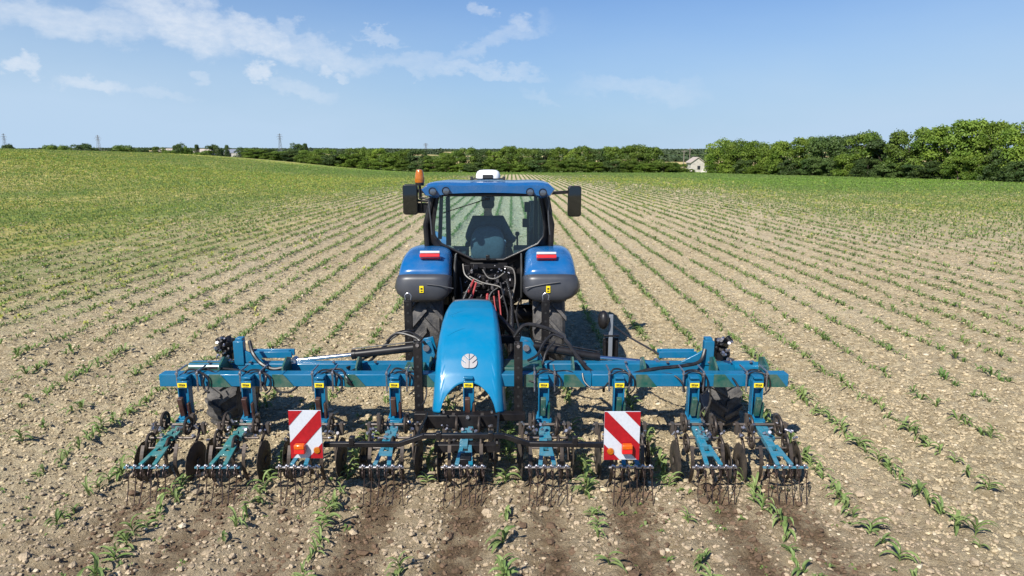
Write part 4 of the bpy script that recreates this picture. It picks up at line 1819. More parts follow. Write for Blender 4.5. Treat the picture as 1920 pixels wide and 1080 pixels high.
    b.lathe([(-.02, .055), (.03, .062), (.045, .055)], (c.x, c.y, c.z), 'Z', 20)
    b.cyl((c.x, c.y, c.z - .20), (c.x, c.y, c.z), .018, 10)
    b.tube([(c.x, c.y, c.z - .18), (c.x + .10, c.y, c.z - .20), (c.x + .2, c.y, c.z - .14)], .015, 8)
    be = b.build('beacon', M['black'], T)
    l = MB()
    l.lathe([(.02, .062), (.04, .066), (.12, .058), (.175, .046), (.19, .036), (.194, .0)], (c.x, c.y, c.z), 'Z', 24)
    l.lathe([(.06, .0675), (.068, .0675)], (c.x, c.y, c.z), 'Z', 24)
    l.build('lens', M['amber'], be)
    # mirrors
    for s, pts in ((-1, ((754, 345), (782, 346), (783, 404), (757, 402))), (1, ((1066, 348), (1091, 349), (1090, 407), (1063, 406)))):
        y = 9.7
        P = [at(px, py, y) for px, py in pts]
        cx = sum(p.x for p in P) / 4
        cz = sum(p.z for p in P) / 4
        w, h = abs(P[1].x - P[0].x), abs(P[0].z - P[3].z)
        b = MB()
        rr_ = .04
        loop = []
        for (sx, sz, a0) in ((1, 1, 0), (-1, 1, 90), (-1, -1, 180), (1, -1, 270)):
            for j in range(5):
                a = R(a0 + 22.5 * j)
                loop.append((cx + sx * (w / 2 - rr_) + rr_ * math.cos(a), y, cz + sz * (h / 2 - rr_) + rr_ * math.sin(a)))
        b.prism(loop, (0, .09, 0))
        mo = b.build('mirror', M['black'], T, bevel=.012, origin=(cx, y, cz))
        g = MB()
        lo2 = [(cx + (x - cx) * .88, y - .003, cz + (z - cz) * .93) for x, yy, z in loop]
        g.prism(lo2, (0, .002, 0))
        g.build('mirror_glass', M['mirror'], mo)
        a = MB()
        x_in = TX + s * .74
        a.bar((x_in, 9.75, 2.47), (cx - s * .02, 9.80, cz + h * .30), .05, .045)
        a.bar((x_in, 9.75, 2.40), (x_in + s * .12, 9.77, 2.47), .04, .04)
        a.tube([(cx, 9.80, cz + h * .38), (cx, 9.80, cz - h * .1)], .012, 8)
        if s < 0:
            a.box((cx + .20, 9.82, cz - h * .30), (.24, .03, h * .34))
            a.bar((x_in, 9.75, 2.36), (cx + .06, 9.80, cz - .02), .035, .03)
            a.cyl((cx + .15, 9.78, cz + .15), (cx + .15, 9.78, cz - .16), .01, 8)
        a.build('mirror_arm', M['black'], mo, bevel=.006)
    # wiper
    p0, p1 = rg(914, 372) + Vector((0, -.06, 0)), rg(833, 398) + Vector((0, -.05, 0))
    b = MB()
    b.bar(p0, p1, .012, .010, (0, -1, 0))
    pm = p0.lerp(p1, .55)
    b.bar(pm + Vector((0, .01, 0)), p1 + Vector((-.02, .01, -.01)), .008, .02, (0, -1, 0))
    b.box(p0, (.05, .05, .03))
    b.build('wiper', M['ink'], T)
    # handle on the rear window
    b = MB()
    b.box(rg(915, 480) + Vector((0, -.04, 0)), (.05, .03, .05))
    b.bar(rg(902, 485) + Vector((0, -.03, 0)), rg(930, 485) + Vector((0, -.03, 0)), .02, .02)
    b.build('window_handle', M['black'], T, bevel=.004)
    # bonnet
    rows = []
    for y, w, zt in ((10.65, .36, 1.70), (11.2, .36, 1.68), (12.0, .34, 1.60), (12.5, .31, 1.50), (12.68, .24, 1.35), (12.72, .24, .8)):
        row = []
        for k in range(15):
            a = math.pi * k / 14
            row.append((TX - w * math.copysign(abs(math.cos(a)) ** .5, math.cos(a)), y, .85 + (zt - .85) * math.sin(a) ** .45 if 0 < k < 14 else .85))
        rows.append(row)
    MB().grid(rows).build('bonnet', M['blue'], T, smooth=50)
    b = MB()
    b.cyl((TX + .62, 10.75, 1.2), (TX + .62, 10.75, 2.3), .05, 14)
    b.cyl((TX + .62, 10.75, 1.3), (TX + .62, 10.75, 1.9), .075, 14)
    b.build('exhaust', M['blackm'], T)
    # ---- inside: seat, wheel, console, displays
    c = at(915, 470, 9.55)
    sx = c.x
    b = MB()
    rows = []
    for z, w, d in ((1.58, .20, .02), (1.66, .235, 0), (1.80, .245, 0), (1.93, .215, .0), (2.0, .17, .02), (2.035, .11, .04), (2.045, .02, .06)):
        row = []
        for k in range(20):
            a = 2 * math.pi * k / 20
            row.append((sx + w * math.copysign(abs(math.cos(a)) ** .6, math.cos(a)), 9.47 + d + (z - 1.6) * -.10 + .065 * math.copysign(abs(math.sin(a)) ** .7, math.sin(a)), z))
        row.append(row[0])
        rows.append(row)
    b.grid(rows)
    st = b.build('seat', M['seat'], T, smooth=60)
    b = MB()
    b.box((sx, 9.78, 1.58), (.48, .5, .12))
    b.build('cushion', M['seat'], st, bevel=.03)
    b = MB()
    b.box((sx, 9.75, 1.38), (.34, .38, .28))
    b.box((sx + .30, 9.80, 1.76), (.10, .40, .07))
    b.box((sx - .29, 9.72, 1.76), (.07, .30, .06))
    b.build('armrest', M['black'], st, bevel=.015)
    b = MB()
    b.tube([(sx + .19 * math.cos(a), 10.12 + .19 * math.sin(a) * .8, 1.80 + .19 * math.sin(a) * .6) for a in [j / 24 * 6.2832 for j in range(24)]], .014, 8, closed=True)
    b.cyl((sx, 10.12, 1.80), (sx, 10.42, 1.35), .035, 10)
    for k in range(3):
        a = k * 2.094 + .5
        b.cyl((sx, 10.12, 1.795), (sx + .185 * math.cos(a), 10.12 + .185 * math.sin(a) * .8, 1.80 + .185 * math.sin(a) * .6), .012, 6)
    b.build('steering_wheel', M['black'], T)
    b = MB()
    b.box((sx, 10.45, 1.55), (.5, .2, .28), (.4, 0, 0))
    b.build('dashboard', M['grey'], T, bevel=.03)
    b = MB()
    for px, py, w, h in ((989, 388, .09, .15), (986, 418, .10, .13)):
        p = at(px, py, 10.2)
        b.box((p.x, 10.2, p.z), (w, .04, h), (0, 0, -.3))
    p = at(990, 440, 10.2)
    b.cyl((p.x, 10.22, 1.3), (p.x, 10.22, 2.3), .018, 8)
    b.build('display', M['ink'], T, bevel=.01)
    b = MB()
    p = at(970, 440, 9.9)
    b.cyl((p.x, 9.95, 1.7), (p.x, 9.92, 1.86), .014, 8)
    b.ball((p.x, 9.92, 1.88), .035)
    b.build('control_lever', M['black'], T)
    return T, sx


def build_driver(sx):
    """seated driver seen from behind through the rear window"""
    import bmesh
    root = None
    V = []
    E = []
    Rd = []

    def v(x, y, z, r_):
        V.append((sx + x, y, z - .045))
        Rd.append(r_)
        return len(V) - 1

    def e(*ids):
        for a, b in zip(ids[:-1], ids[1:]):
            E.append((a, b))
    pel = v(0, 9.72, 1.70, .14)
    sp1 = v(0, 9.68, 1.85, .135)
    sp2 = v(0, 9.66, 2.00, .145)
    ch = v(0, 9.66, 2.10, .13)
    nk = v(0, 9.68, 2.20, .058)
    nk2 = v(0, 9.70, 2.27, .054)
    hd = v(0, 9.71, 2.33, .06)
    hd2 = v(0, 9.71, 2.39, .05)
    e(pel, sp1, sp2, ch, nk, nk2, hd, hd2)
    hands = []
    for s in (-1, 1):
        hip = v(s * .10, 9.78, 1.68, .09)
        kn = v(s * .17, 10.14, 1.70, .068)
        an = v(s * .18, 10.22, 1.32, .045)
        ft = v(s * .18, 10.36, 1.27, .04)
        e(pel, hip, kn, an, ft)
        sh = v(s * .17, 9.66, 2.13, .078)
        el = v(s * .27, 9.72, 1.88, .052) if s < 0 else v(s * .29, 9.70, 1.90, .052)
        wr = v(s * .19, 10.00, 1.86, .032) if s < 0 else v(s * .36, 9.90, 1.84, .034)
        pm = v(s * .17, 10.07, 1.87, .036) if s < 0 else v(s * .37, 9.98, 1.86, .036)
        e(ch, sh, el, wr, pm)
        hands.append((s, pm))
    # fingers as own small chains rooted inside the palm
    roots = [pel]
    for s, pm in hands:
        px_, py_, pz_ = V[pm]
        pz_ += .045
        for i, l in enumerate((.062, .070, .066, .052)):
            o = (i - 1.5) * .018
            a = v(px_ - sx + o, py_ + .01, pz_ + .005, .010)
            b = v(px_ - sx + o * 1.1, py_ + .04, pz_ + .012, .0095)
            c = v(px_ - sx + o * 1.15, py_ + .04 + l * .4, pz_ - .008, .0085)
            d = v(px_ - sx + o * 1.1, py_ + .035 + l * .4, pz_ - .030, .0075)
            e(a, b, c, d)
            roots.append(a)
        a = v(px_ - sx - s * .02, py_ - .01, pz_, .012)
        b = v(px_ - sx - s * .045, py_ + .02, pz_ + .002, .011)
        c = v(px_ - sx - s * .05, py_ + .05, pz_ - .01, .009)
        e(a, b, c)
        roots.append(a)
    me = bpy.data.meshes.new('person')
    me.from_pydata(V, E, [])
    o = bpy.data.objects.new('person', me)
    COL.objects.link(o)
    md = o.modifiers.new('skin', 'SKIN')
    sv = me.skin_vertices[0].data
    for i, r_ in enumerate(Rd):
        sv[i].radius = (r_, r_)
        sv[i].use_root = i in roots
    # shoulders and waist flatter front to back
    for i in (0, 1, 2, 3):
        sv[i].radius = (Rd[i] * 1.25, Rd[i] * .85)
    o.modifiers.new('sub', 'SUBSURF').levels = 2
    o.modifiers['sub'].render_levels = 2
    me.materials.append(M['skin'])
    tag(o, 'person in dark shirt and cap sitting in the tractor cab, seen from behind', 'person')
    # shirt: same skeleton without head and hands, a little thicker
    n_shirt = MB()
    sh_v = [0, 1, 2, 3, 4]
    idx = {}
    V2, E2, R2 = [], [], []
    arms = []
    keep = [i for i in range(len(V)) if i < len(V)]
    names = {}
    base = [0, 1, 2, 3, 4]
    # arm indices: per side hip,kn,an,ft,sh,el,wr,pm starting at 8
    sel = base + [8, 9, 12, 13, 14, 16, 17, 20, 21, 22]
    for i in sel:
        idx[i] = len(V2)
        V2.append(V[i])
        R2.append(Rd[i] * 1.08 + (.022 if i != 4 else .004))
    for a, b in E:
        if a in idx and b in idx:
            E2.append((idx[a], idx[b]))
    me2 = bpy.data.meshes.new('shirt')
    me2.from_pydata(V2, E2, [])
    c = bpy.data.objects.new('shirt', me2)
    COL.objects.link(c)
    c.modifiers.new('skin', 'SKIN')
    sv = me2.skin_vertices[0].data
    for i, r_ in enumerate(R2):
        k = (1.25, .85) if i < 4 else (1, 1)
        sv[i].radius = (r_ * k[0], r_ * k[1])
        sv[i].use_root = i == 0
    c.modifiers.new('sub', 'SUBSURF').render_levels = 2
    me2.materials.append(M['shirt'])
    c.parent = o
    # head details
    f = MB()
    f.ball((sx, 9.715, 2.340), .103, (.82, .98, 1.15), 20, 12)
    f.ball((sx, 9.81, 2.320), .018, (.8, 1.1, 1.2), 10, 6)
    for s in (-1, 1):
        f.ball((sx + s * .080, 9.71, 2.320), .026, (.4, .8, 1.25), 10, 6)
    f.build('head', M['skin'], o, smooth=80)
    f = MB()
    for s in (-1, 1):
        f.ball((sx + s * .032, 9.797, 2.340), .011, (1, 1, 1), 8, 6)
    f.bar((sx - .025, 9.802, 2.280), (sx + .025, 9.802, 2.280), .008, .008)
    f.build('face_features', M['hair'], o)
    f = MB()
    f.ball((sx, 9.70, 2.335), .107, (.84, .95, 1.12), 20, 12)
    hv = [(vx, vy, vz) for (vx, vy, vz) in f.v]
    f.f = [q for q in f.f if min(hv[i][1] for i in q) < 9.73 and max(hv[i][2] for i in q) > 2.285]
    f.mi = [0] * len(f.f)
    f.build('hair', M['hair'], o, smooth=80)
    f = MB()
    rows = []
    for zz, k in ((2.375, 1.06), (2.410, 1.08), (2.445, .98), (2.467, .7), (2.477, .05)):
        rows.append([(sx + .088 * k * math.cos(a), 9.715 + .108 * k * math.sin(a), zz) for a in [j / 20 * 6.2832 for j in range(21)]])
    f.grid(rows)
    f.grid([[(sx + .085 * math.cos(a), 9.715 + .10 * math.sin(a), 2.370) for a in [j / 10 * math.pi for j in range(11)]],
            [(sx + .08 * math.cos(a), 9.715 + .18 * math.sin(a), 2.355) for a in [j / 10 * math.pi for j in range(11)]]])
    f.build('cap', M['cap'], o, smooth=70)


M['steelrim'] = new_mat('rim_grey', (.30, .31, .33), .45, dirt=DUST, dirt_amt=.5)
M['hosel'] = new_mat('hose_grey', (.10, .10, .10), .4, dirt=DUST, vscale=15, dirt_amt=.3)
_, SX = build_tractor()
build_driver(SX)


# ------------------------------------------------------------------ inter-row hoe
def build_hoe():
    HX = -.39
    I = empty('row_hoe', (HX, 6.6, 0))
    tag(I, 'wide blue inter-row hoe carried behind the tractor, with spring tine harrows', 'hoe')
    # main toolbar
    YB, ZB = 6.60, .80
    b = MB()
    for x0, x1 in ((-3.54, -2.30), (-2.297, -.70), (-.697, .80), (.803, 2.775)):
        b.box(((x0 + x1) / 2, YB, ZB), (x1 - x0, .13, .13))
    b.build('toolbar', M['beam'], I, bevel=.008)
    # rear (front) frame tube with the folding hinge
    b = MB()
    b.box((-2.05, 6.98, .80), (2.75, .12, .11))
    b.box((1.42, 6.98, .80), (2.35, .12, .11))
    b.box((-.39, 7.02, .80), (1.1, .12, .12))
    build_pieces(b, 'frame_tube', M['beam'], I, bevel=.008)
    for s, x0, x1 in ((-1, -3.42, -2.95), (1, 2.35, 2.68)):
        b = MB()
        b.cyl((x0, 6.96, .80), (x1, 6.96, .80), .062, 20)
        b.build('frame_end', M['teal'] if s < 0 else M['beam'], I)
    # stiffening plates between the tubes
    b = MB()
    for x in (-3.0, -2.35, -1.60, -.85, .05, .62, 1.35, 2.08, 2.60):
        b.prism([(x, 6.66, .74), (x, 6.92, .74), (x, 6.92, .93), (x, 6.80, .97), (x, 6.66, .90)], (.02, 0, 0))
    build_pieces(b, 'bracket_plate', M['teal'], I, bevel=.003)
    b = MB()
    for x in (-3.05, -2.42, -1.70, -.98, .10, .50, 1.22, 2.0, 2.52):
        b.prism([(x + .02, 6.522, .868), (x + .13, 6.522, .868), (x + .24, 6.522, .735), (x + .02, 6.522, .735)], (0, .006, 0))
    build_pieces(b, 'clamp_plate', M['teal'], I, bevel=.002)
    b = MB()
    for x in UNIT_X:
        for dx in (-.09, .11):
            b.cyl((x + dx, 6.50, .89), (x + dx, 6.50, .70), .009, 6)
            b.cyl((x + dx, 6.50, .895), (x + dx, 6.50, .875), .016, 6)
            b.cyl((x + dx, 6.50, .905), (x + dx, 6.72, .905), .009, 6)
    for k in range(14):
        x = -3.2 + k * .44
        b.cyl((x, 6.91, .87), (x, 6.91, .885), .017, 6)
    build_pieces(b, 'bolt', M['bolt'], I)

    # hinge towers with the valves
    for s, px in ((-1, 448), (1, 1329)):
        y = 6.95
        top = at(px, 636, y)
        x = top.x
        b = MB()
        b.box((x, y, .97), (.105, .08, .26))
        b.box((x, y + .03, 1.11), (.075, .09, .035))
        b.prism([(x - s * .05, y - .02, .86), (x - s * .30, y - .02, .86), (x - s * .12, y - .02, .96), (x - s * .05, y - .02, 1.0)], (0, .03, 0))
        b.build('hinge_tower', M['beam'], I, bevel=.006)
        b = MB()
        rnd = random.Random(5 + s)
        x2 = x + s * .16
        b.box((x2, y + .10, .98), (.11, .12, .22))
        for i in range(9):
            b.cyl((x2 + rnd.uniform(-.09, .09), y + rnd.uniform(-.02, .1), .9 + rnd.random() * .25), (x2 + rnd.uniform(-.09, .09), y + rnd.uniform(-.04, .02), .95 + rnd.random() * .2), rnd.uniform(.02, .04), 10)
        vb = b.build('valve_block', M['blackm'], I, bevel=.01)
        b = MB()
        for i in range(14):
            p = Vector((x2 + rnd.uniform(-.08, .08), y - .03 - rnd.uniform(0, .03), .9 + rnd.random() * .24))
            b.cyl(p, p + Vector((rnd.uniform(-.02, .02), -.025, rnd.uniform(-.02, .02))), rnd.uniform(.009, .018), 7)
        build_pieces(b, 'fitting', M['bolt'], vb, .002)
        # cylinder bracket box
        xa, xb = (at(468, 672, 7.0).x, at(548, 672, 7.0).x) if s < 0 else (at(1235, 678, 7.0).x, at(1305, 678, 7.0).x)
        b = MB()
        b.box(((xa + xb) / 2, 7.0, .93), (xb - xa, .025, .07))
        b.box(((xa + xb) / 2, 7.10, .93), (xb - xa, .025, .07))
        b.box(((xa + xb) / 2, 7.05, .95), ((xb - xa) * .8, .12, .015))
        b.build('cylinder_bracket', M['beam'], I, bevel=.005)
        # folding cylinder
        r0 = at(552, 676, 7.04) if s < 0 else at(1232, 680, 7.04)
        r1 = at(660, 665, 7.06) if s < 0 else at(1124, 670, 7.06)
        r2 = at(776, 652, 7.08) if s < 0 else at(1000, 648, 7.08)
        b = MB()
        b.cyl(r1, r2, .045, 18)
        b.cyl(r1 + (r2 - r1) * 0, r1 + (r2 - r1) * .06, .052, 18)
        b.tube([r1 + Vector((0, 0, .065)), r2 + Vector((0, 0, .065))], .008, 6)
        cy = b.build('folding_cylinder', M['black'], I)
        MB().cyl(r0, r1, .021, 14).build('piston_rod', M['chrome'], cy)
        b = MB()
        b.cyl(r0 + Vector((0, -.06, 0)), r0 + Vector((0, .06, 0)), .035, 14)
        b.build('pin', M['bolt'], cy)
        # central hinge plate
        xc = at(795 if s < 0 else 992, 655, 6.95).x
        b = MB()
        b.prism([(xc - s * .05, 6.93, .78), (xc + s * .18, 6.93, .80), (xc + s * .12, 6.93, .92), (xc + s * .02, 6.93, 1.08), (xc - s * .08, 6.93, 1.10), (xc - s * .12, 6.93, .95)], (0, .03, 0))
        b.prism([(xc - s * .05, 7.10, .78), (xc + s * .18, 7.10, .80), (xc + s * .12, 7.10, .92), (xc + s * .02, 7.10, 1.08), (xc - s * .08, 7.10, 1.10), (xc - s * .12, 7.10, .95)], (0, .03, 0))
        b.build('hinge_plate', M['beam'], I, bevel=.004)
        b = MB()
        b.cyl((xc - s * .03, 6.90, 1.03), (xc - s * .03, 7.16, 1.03), .035, 14)
        b.build('hinge_pin', M['bolt'], I)

    # headstock (towards the tractor)
    b = MB()
    for s in (-1, 1):
        b.box((TX + s * .36, 7.55, .72), (.07, .10, .55))
        b.bar((TX + s * .36, 7.55, .98), (TX + s * .10, 7.70, 1.22), .06, .07)
        b.bar((TX + s * .36, 7.50, .80), (HX + s * .36, 7.05, .80), .08, .10)
    b.box((TX, 7.55, .95), (.76, .08, .09))
    b.box((TX - .03, 7.40, .62), (.5, .3, .10))
    b.build('headstock', M['blackm'], I, bevel=.006)
    b = MB()
    b.box((HX + .45, 6.80, .83), (.50, .28, .13))
    b.box((HX - .62, 6.85, .82), (.20, .20, .10))
    build_pieces(b, 'shift_frame', M['teal'], I, bevel=.006)

    # tall black perforated posts
    posts = [((765, 562), (765, 690), 7.75), ((1023, 562), (1023, 680), 7.75)]
    rear = [((783, 640), (788, 772), 6.50), ((972, 642), (968, 775), 6.50)]
    for (a, c, y) in posts + rear:
        t = at(*a, y)
        bt = at(*c, y)
        x = t.x
        z0 = bt.z
        w = .085 if y < 7 else .09
        b = MB()
        # channel: web with holes approximated by a chain of plates and lugs
        b.box((x, y + .03, (t.z + z0) / 2), (w, .012, t.z - z0))
        b.box((x - w / 2 + .006, y, (t.z + z0) / 2), (.012, .07, t.z - z0))
        b.box((x + w / 2 - .006, y, (t.z + z0) / 2), (.012, .07, t.z - z0))
        b.box((x, y - .03, (t.z + z0) / 2), (w, .012, t.z - z0 - .01))
        st = b.build('support_post', M['black'], I, bevel=.003)
        h = MB()
        n = int((t.z - z0) / .10)
        for k in range(n):
            z = t.z - .05 - k * .10
            h.lathe([(-.0385, .001), (-.0385, .013), (-.036, .013)], (x, y, z), 'Y', 12)
        h.build('hole', M['ink'], st)
        if y < 7:
            MB().cyl((x, y - .045, t.z - .03), (x, y + .05, t.z - .03), .018, 8).build('pin', M['bolt'], st)
        else:
            lp = MB()
            lp.tube(smooth_path([(x - .03, y, t.z), (x - .035, y, t.z + .05), (x, y, t.z + .08), (x + .035, y, t.z + .05), (x + .03, y, t.z)], 4), .006, 6)
            lp.build('lifting_eye', M['bolt'], st)

    # rear black crossbeam carrying the light bar
    b = MB()
    xl, xr = at(777, 775, 6.35).x, at(985, 775, 6.35).x
    zc = at(880, 779, 6.35).z
    b.box(((xl + xr) / 2, 6.37, zc - .012), (xr - xl, .09, .075))
    cxl, cxr = at(800, 780, 6.28).x, at(935, 780, 6.28).x
    b.box(((cxl + cxr) / 2, 6.27, zc - .025), (cxr - cxl, .05, .13))
    for x in (cxl, cxr):
        b.prism([(x - .012, 6.30, zc + .06), (x - .012, 6.22, zc + .04), (x - .012, 5.60, .62), (x - .012, 5.55, .56), (x - .012, 5.60, .52), (x - .012, 6.30, zc - .12)], (.024, 0, 0))
    b.box((HX - .03, 6.0, .33), (.62, .08, .08))
    b.box((HX - .03, 6.0, .30), (.10, .6, .10))
    b.build('crossbeam', M['black'], I, bevel=.005)
    b = MB()
    c = at(877, 782, 6.24)
    b.cyl((c.x, 6.245, c.z), (c.x, 6.225, c.z), .018, 12)
    for px, py in ((832, 772), (922, 772), (815, 816), (832, 816), (912, 816), (922, 816)):
        q = at(px, py, 6.2 if py < 800 else 5.58)
        b.cyl(q, q + Vector((0, -.02, 0)), .011, 8)
    build_pieces(b, 'beam_bolt', M['bolt'], I)
    # light bar, dropping outside of the raised centre
    y = 5.56
    P = [at(x_, y_, y) for x_, y_ in ((607, 833), (748, 833), (795, 817), (945, 817), (992, 832), (1134, 834))]
    b = MB()
    for a, c in zip(P[:-1], P[1:]):
        b.bar(a, c + (c - a).normalized() * .004, .045, .042)
    b.build('light_bar', M['black'], I, bevel=.005)
    b = MB()
    for px in (660, 823, 920, 1078):
        q = at(px, 826 if px in (660, 1078) else 817, y)
        b.box((q.x, y + .0, q.z), (.045, .06, .075))
    build_pieces(b, 'bar_clamp', M['black'], I, bevel=.005)

    # warning boards
    for s, px0, px1, py0, py1 in ((-1, 540, 606, 770, 859), (1, 1134, 1198, 772, 862)):
        yb = 5.47
        a, c = at(px0, py0, yb), at(px1, py1, yb)
        x0, x1, z1, z0 = a.x, c.x, a.z, c.z
        bd = MB()
        bd.box(((x0 + x1) / 2, yb + .008, (z0 + z1) / 2), (x1 - x0, .012, z1 - z0))
        board = bd.build('warning_board', M['signw'], I, bevel=.002)
        # red diagonal bands, clipped to the board
        w, h = x1 - x0, z1 - z0

        def clip(poly, nx, nz, d):
            out = []
            for i in range(len(poly)):
                p, q = poly[i], poly[(i + 1) % len(poly)]
                dp, dq = p[0] * nx + p[1] * nz - d, q[0] * nx + q[1] * nz - d
                if dp <= 0:
                    out.append(p)
                if dp * dq < 0:
                    t = dp / (dp - dq)
                    out.append((p[0] + (q[0] - p[0]) * t, p[1] + (q[1] - p[1]) * t))
            return out
        st = MB()
        # band coordinate c = z/h*1.38 -/+ x/w (left board: stripes rise to the right)
        for (lo, hi) in ((-9, -.55), (-.19, .18), (.53, 9)):
            sq = [(-w / 2, -h / 2), (w / 2, -h / 2), (w / 2, h / 2), (-w / 2, h / 2)]
            k = 1 if s < 0 else -1
            # f = z/(h/2)*.72 - k*x/(w/2)*.55
            nx, nz = k * .36 / (w / 2), -.5 / (h / 2)
            p = clip(sq, nx, nz, hi)
            p = clip(p, -nx, -nz, -lo)
            if len(p) >= 3:
                st.prism([((x0 + x1) / 2 + q[0], yb - .0005, (z0 + z1) / 2 + q[1]) for q in p], (0, -.0015, 0))
        st.build('red_stripe', M['red'], board, smooth=0)
        # lamp cluster and round reflector
        lx = (571 - 540) / 66 if s < 0 else (1175 - 1134) / 64
        l = at(562 if s < 0 else 1176, 842, yb - .04)
        b = MB()
        b.box((l.x, yb - .035, l.z), (.092, .05, .085))
        lb = b.build('rear_lamp', M['redl'], board, bevel=.008)
        MB().box((l.x, yb - .038, l.z + .022), (.088, .052, .042)).build('indicator', M['orange'], lb, bevel=.008)
        rx = at(594 if s < 0 else 1145, 845 if s < 0 else 847, yb - .01)
        MB().lathe([(-.014, .001), (-.012, .026), (-.002, .031), (.0, .031)], (rx.x, yb, rx.z), 'Y', 20).build('round_reflector', M['amber'], board)

    # blue arched cover
    rows = []
    prof = [(7.62, 1.395, .258), (7.50, 1.40, .284), (7.30, 1.375, .308), (7.10, 1.325, .325), (6.90, 1.245, .338), (6.72, 1.14, .349), (6.58, 1.02, .356), (6.47, .89, .361), (6.39, .755, .366), (6.34, .64, .372), (6.315, .545, .378)]
    fy_ = np.interp
    ss = np.linspace(0, 1, len(prof))
    CXX = [-.455, -.453, -.45, -.447, -.443, -.440, -.437, -.435, -.433, -.432, -.432]

    def cover_point(u, t):
        y = float(np.interp(t, ss, [p[0] for p in prof]))
        z = float(np.interp(t, ss, [p[1] for p in prof]))
        w = float(np.interp(t, ss, [p[2] for p in prof]))
        cx = float(np.interp(t, ss, CXX))
        dt = .02
        y2 = float(np.interp(min(1, t + dt), ss, [p[0] for p in prof])) - float(np.interp(max(0, t - dt), ss, [p[0] for p in prof]))
        z2 = float(np.interp(min(1, t + dt), ss, [p[1] for p in prof])) - float(np.interp(max(0, t - dt), ss, [p[1] for p in prof]))
        l = math.hypot(y2, z2)
        ny, nz = -(-z2) / l * -1, (-y2) / l     # outward: up and towards the rear
        ny, nz = z2 / l, -y2 / l
        au = abs(u)
        # facets: flat middle, folded shoulder, side skirt
        if au < .70:
            xx, dpt = au / .70 * .76, .012 * (au / .70) ** 2
        elif au < .86:
            q = (au - .70) / .16
            xx, dpt = .76 + .17 * q, .012 + .055 * q ** 1.3
        else:
            q = (au - .86) / .14
            xx, dpt = .93 + .07 * q, .067 + .17 * q
        return Vector((cx + math.copysign(xx * w, u), y - ny * dpt, z - nz * dpt))
    nU, nT = 48, 60
    for i in range(nT + 1):
        row = []
        for k in range(nU + 1):
            u = -1 + 2 * k / nU
            q = abs(u) / .66
            end = 1.0 if q >= 1 else 1 - .245 * math.sqrt(1 - q ** 2.3)
            row.append(cover_point(u, end * i / nT))
        rows.append(row)
    cover = MB().grid(rows).build('cover', M['cyan'], I, smooth=28, solid=.012)
    # lip at the top of the cover
    b = MB()
    b.tube([cover_point(-.80 + 1.6 * k / 12, 0.0) + Vector((0, 0, -.004)) for k in range(13)], .016, 8)
    b.build('cover_lip', M['grey'], cover)
    # emblem: rounded silver shield split like a leaf
    cpt = at(880, 677, 6.6)
    tt = min(range(200), key=lambda i: abs(cover_point(0, i / 199 * .75).z - (lambda p: p.z)(cover_point(0, i / 199 * .75)) ) + abs(((cover_point(0, i / 199 * .75) - Vector((0, 0, H))).z / (cover_point(0, i / 199 * .75)).y) - (cpt.z - H) / cpt.y)) / 199 * .75
    pc = cover_point(0, tt)
    pu = cover_point(0, tt - .03)
    up = (pu - pc).normalized()
    nrm = Vector((1, 0, 0)).cross(up).normalized()
    if nrm.y > 0:
        nrm = -nrm
    Xv = Vector((1, 0, 0))
    ex = at(880, 677, pc.y).x

    def E(a, b_, o=.006):
        q = pc + Xv * (ex - pc.x + a) + up * b_ + nrm * o
        return q
    em = MB()
    Rm = .078

    def seg(p):
        em.prism([E(a * Rm, c * Rm, .004) for a, c in p], nrm * .007)
    for s in (-1, 1):
        # upper leaf
        seg([(s * .04, .16), (s * .04, 1.0), (s * .25, 1.0), (s * .46, .93), (s * .64, .80)])
        seg([(s * .03, .04), (s * .05, .06), (s * .72, .74), (s * .90, .52), (s * .98, .24), (s * .42, -.30), (s * .40, -.36), (s * .47, -.36), (s * 1.0, .08), (s * 1.03, -.20), (s * 1.0, -.50), (s * .85, -.82), (s * .60, -1.0), (s * .30, -1.06), (s * .03, -1.06)])
    em.build('emblem', M['silver'], cover, smooth=0, bevel=.0015)
    # moulded grooves on the cover
    g = MB()
    for t0 in (.07, .23, .40):
        g.tube([cover_point(-.62 + .5 * k / 8, t0 + .05 * (1 - k / 8) ** 1.5) + Vector((0, 0, .0005)) for k in range(9)], [.001 + .004 * math.sin(math.pi * k / 8) for k in range(9)], 6)
    g.build('moulding', M['cyan'], cover)

    # support wheels
    for x, y in ((-3.17, 7.42), (2.34, 7.42)):
        e = sub_empty('support_wheel', (x, y, .38), I)
        wheel('support_wheel', (x, y, .37), .385, .33, .20, e, M['steelrim'], 15, -1, hl=.028, tw=.04, out=1)
        b = MB()
        s = 1 if x < 0 else -1
        b.bar((x + s * .24, 7.42, .38), (x + s * .24, 7.05, .80), .05, .09)
        b.box((x + s * .20, 7.42, .38), (.12, .06, .06))
        b.box((x + s * .24, 7.10, .66), (.05, .10, .25))
        b.build('wheel_arm', M['blackm'], I, bevel=.006)

    # camera on its post at the right
    y = 7.55
    c = at(1131, 599, y)
    b = MB()
    pst = at(1146, 590, y)
    b.box((pst.x, y, (pst.z + .55) / 2), (.045, .03, pst.z - .55))
    b.build('camera_post', M['galv'], I, bevel=.003)
    b = MB()
    for px in (1135, 1157):
        q = at(px, 630, y)
        b.box((q.x, y + .02, .62), (.025, .06, .62))
    q0, q1 = at(1132, 629, y), at(1161, 629, y)
    b.box(((q0.x + q1.x) / 2, y + .02, q0.z), (q1.x - q0.x, .08, .02))
    b.box(((q0.x + q1.x) / 2, y + .05, .80), (q1.x - q0.x, .02, .3))
    b.bar(((q0.x + q1.x) / 2, y + .02, .55), ((q0.x + q1.x) / 2, 7.0, .80), .10, .06)
    b.build('camera_bracket', M['blackm'], I, bevel=.004)
    b = MB()
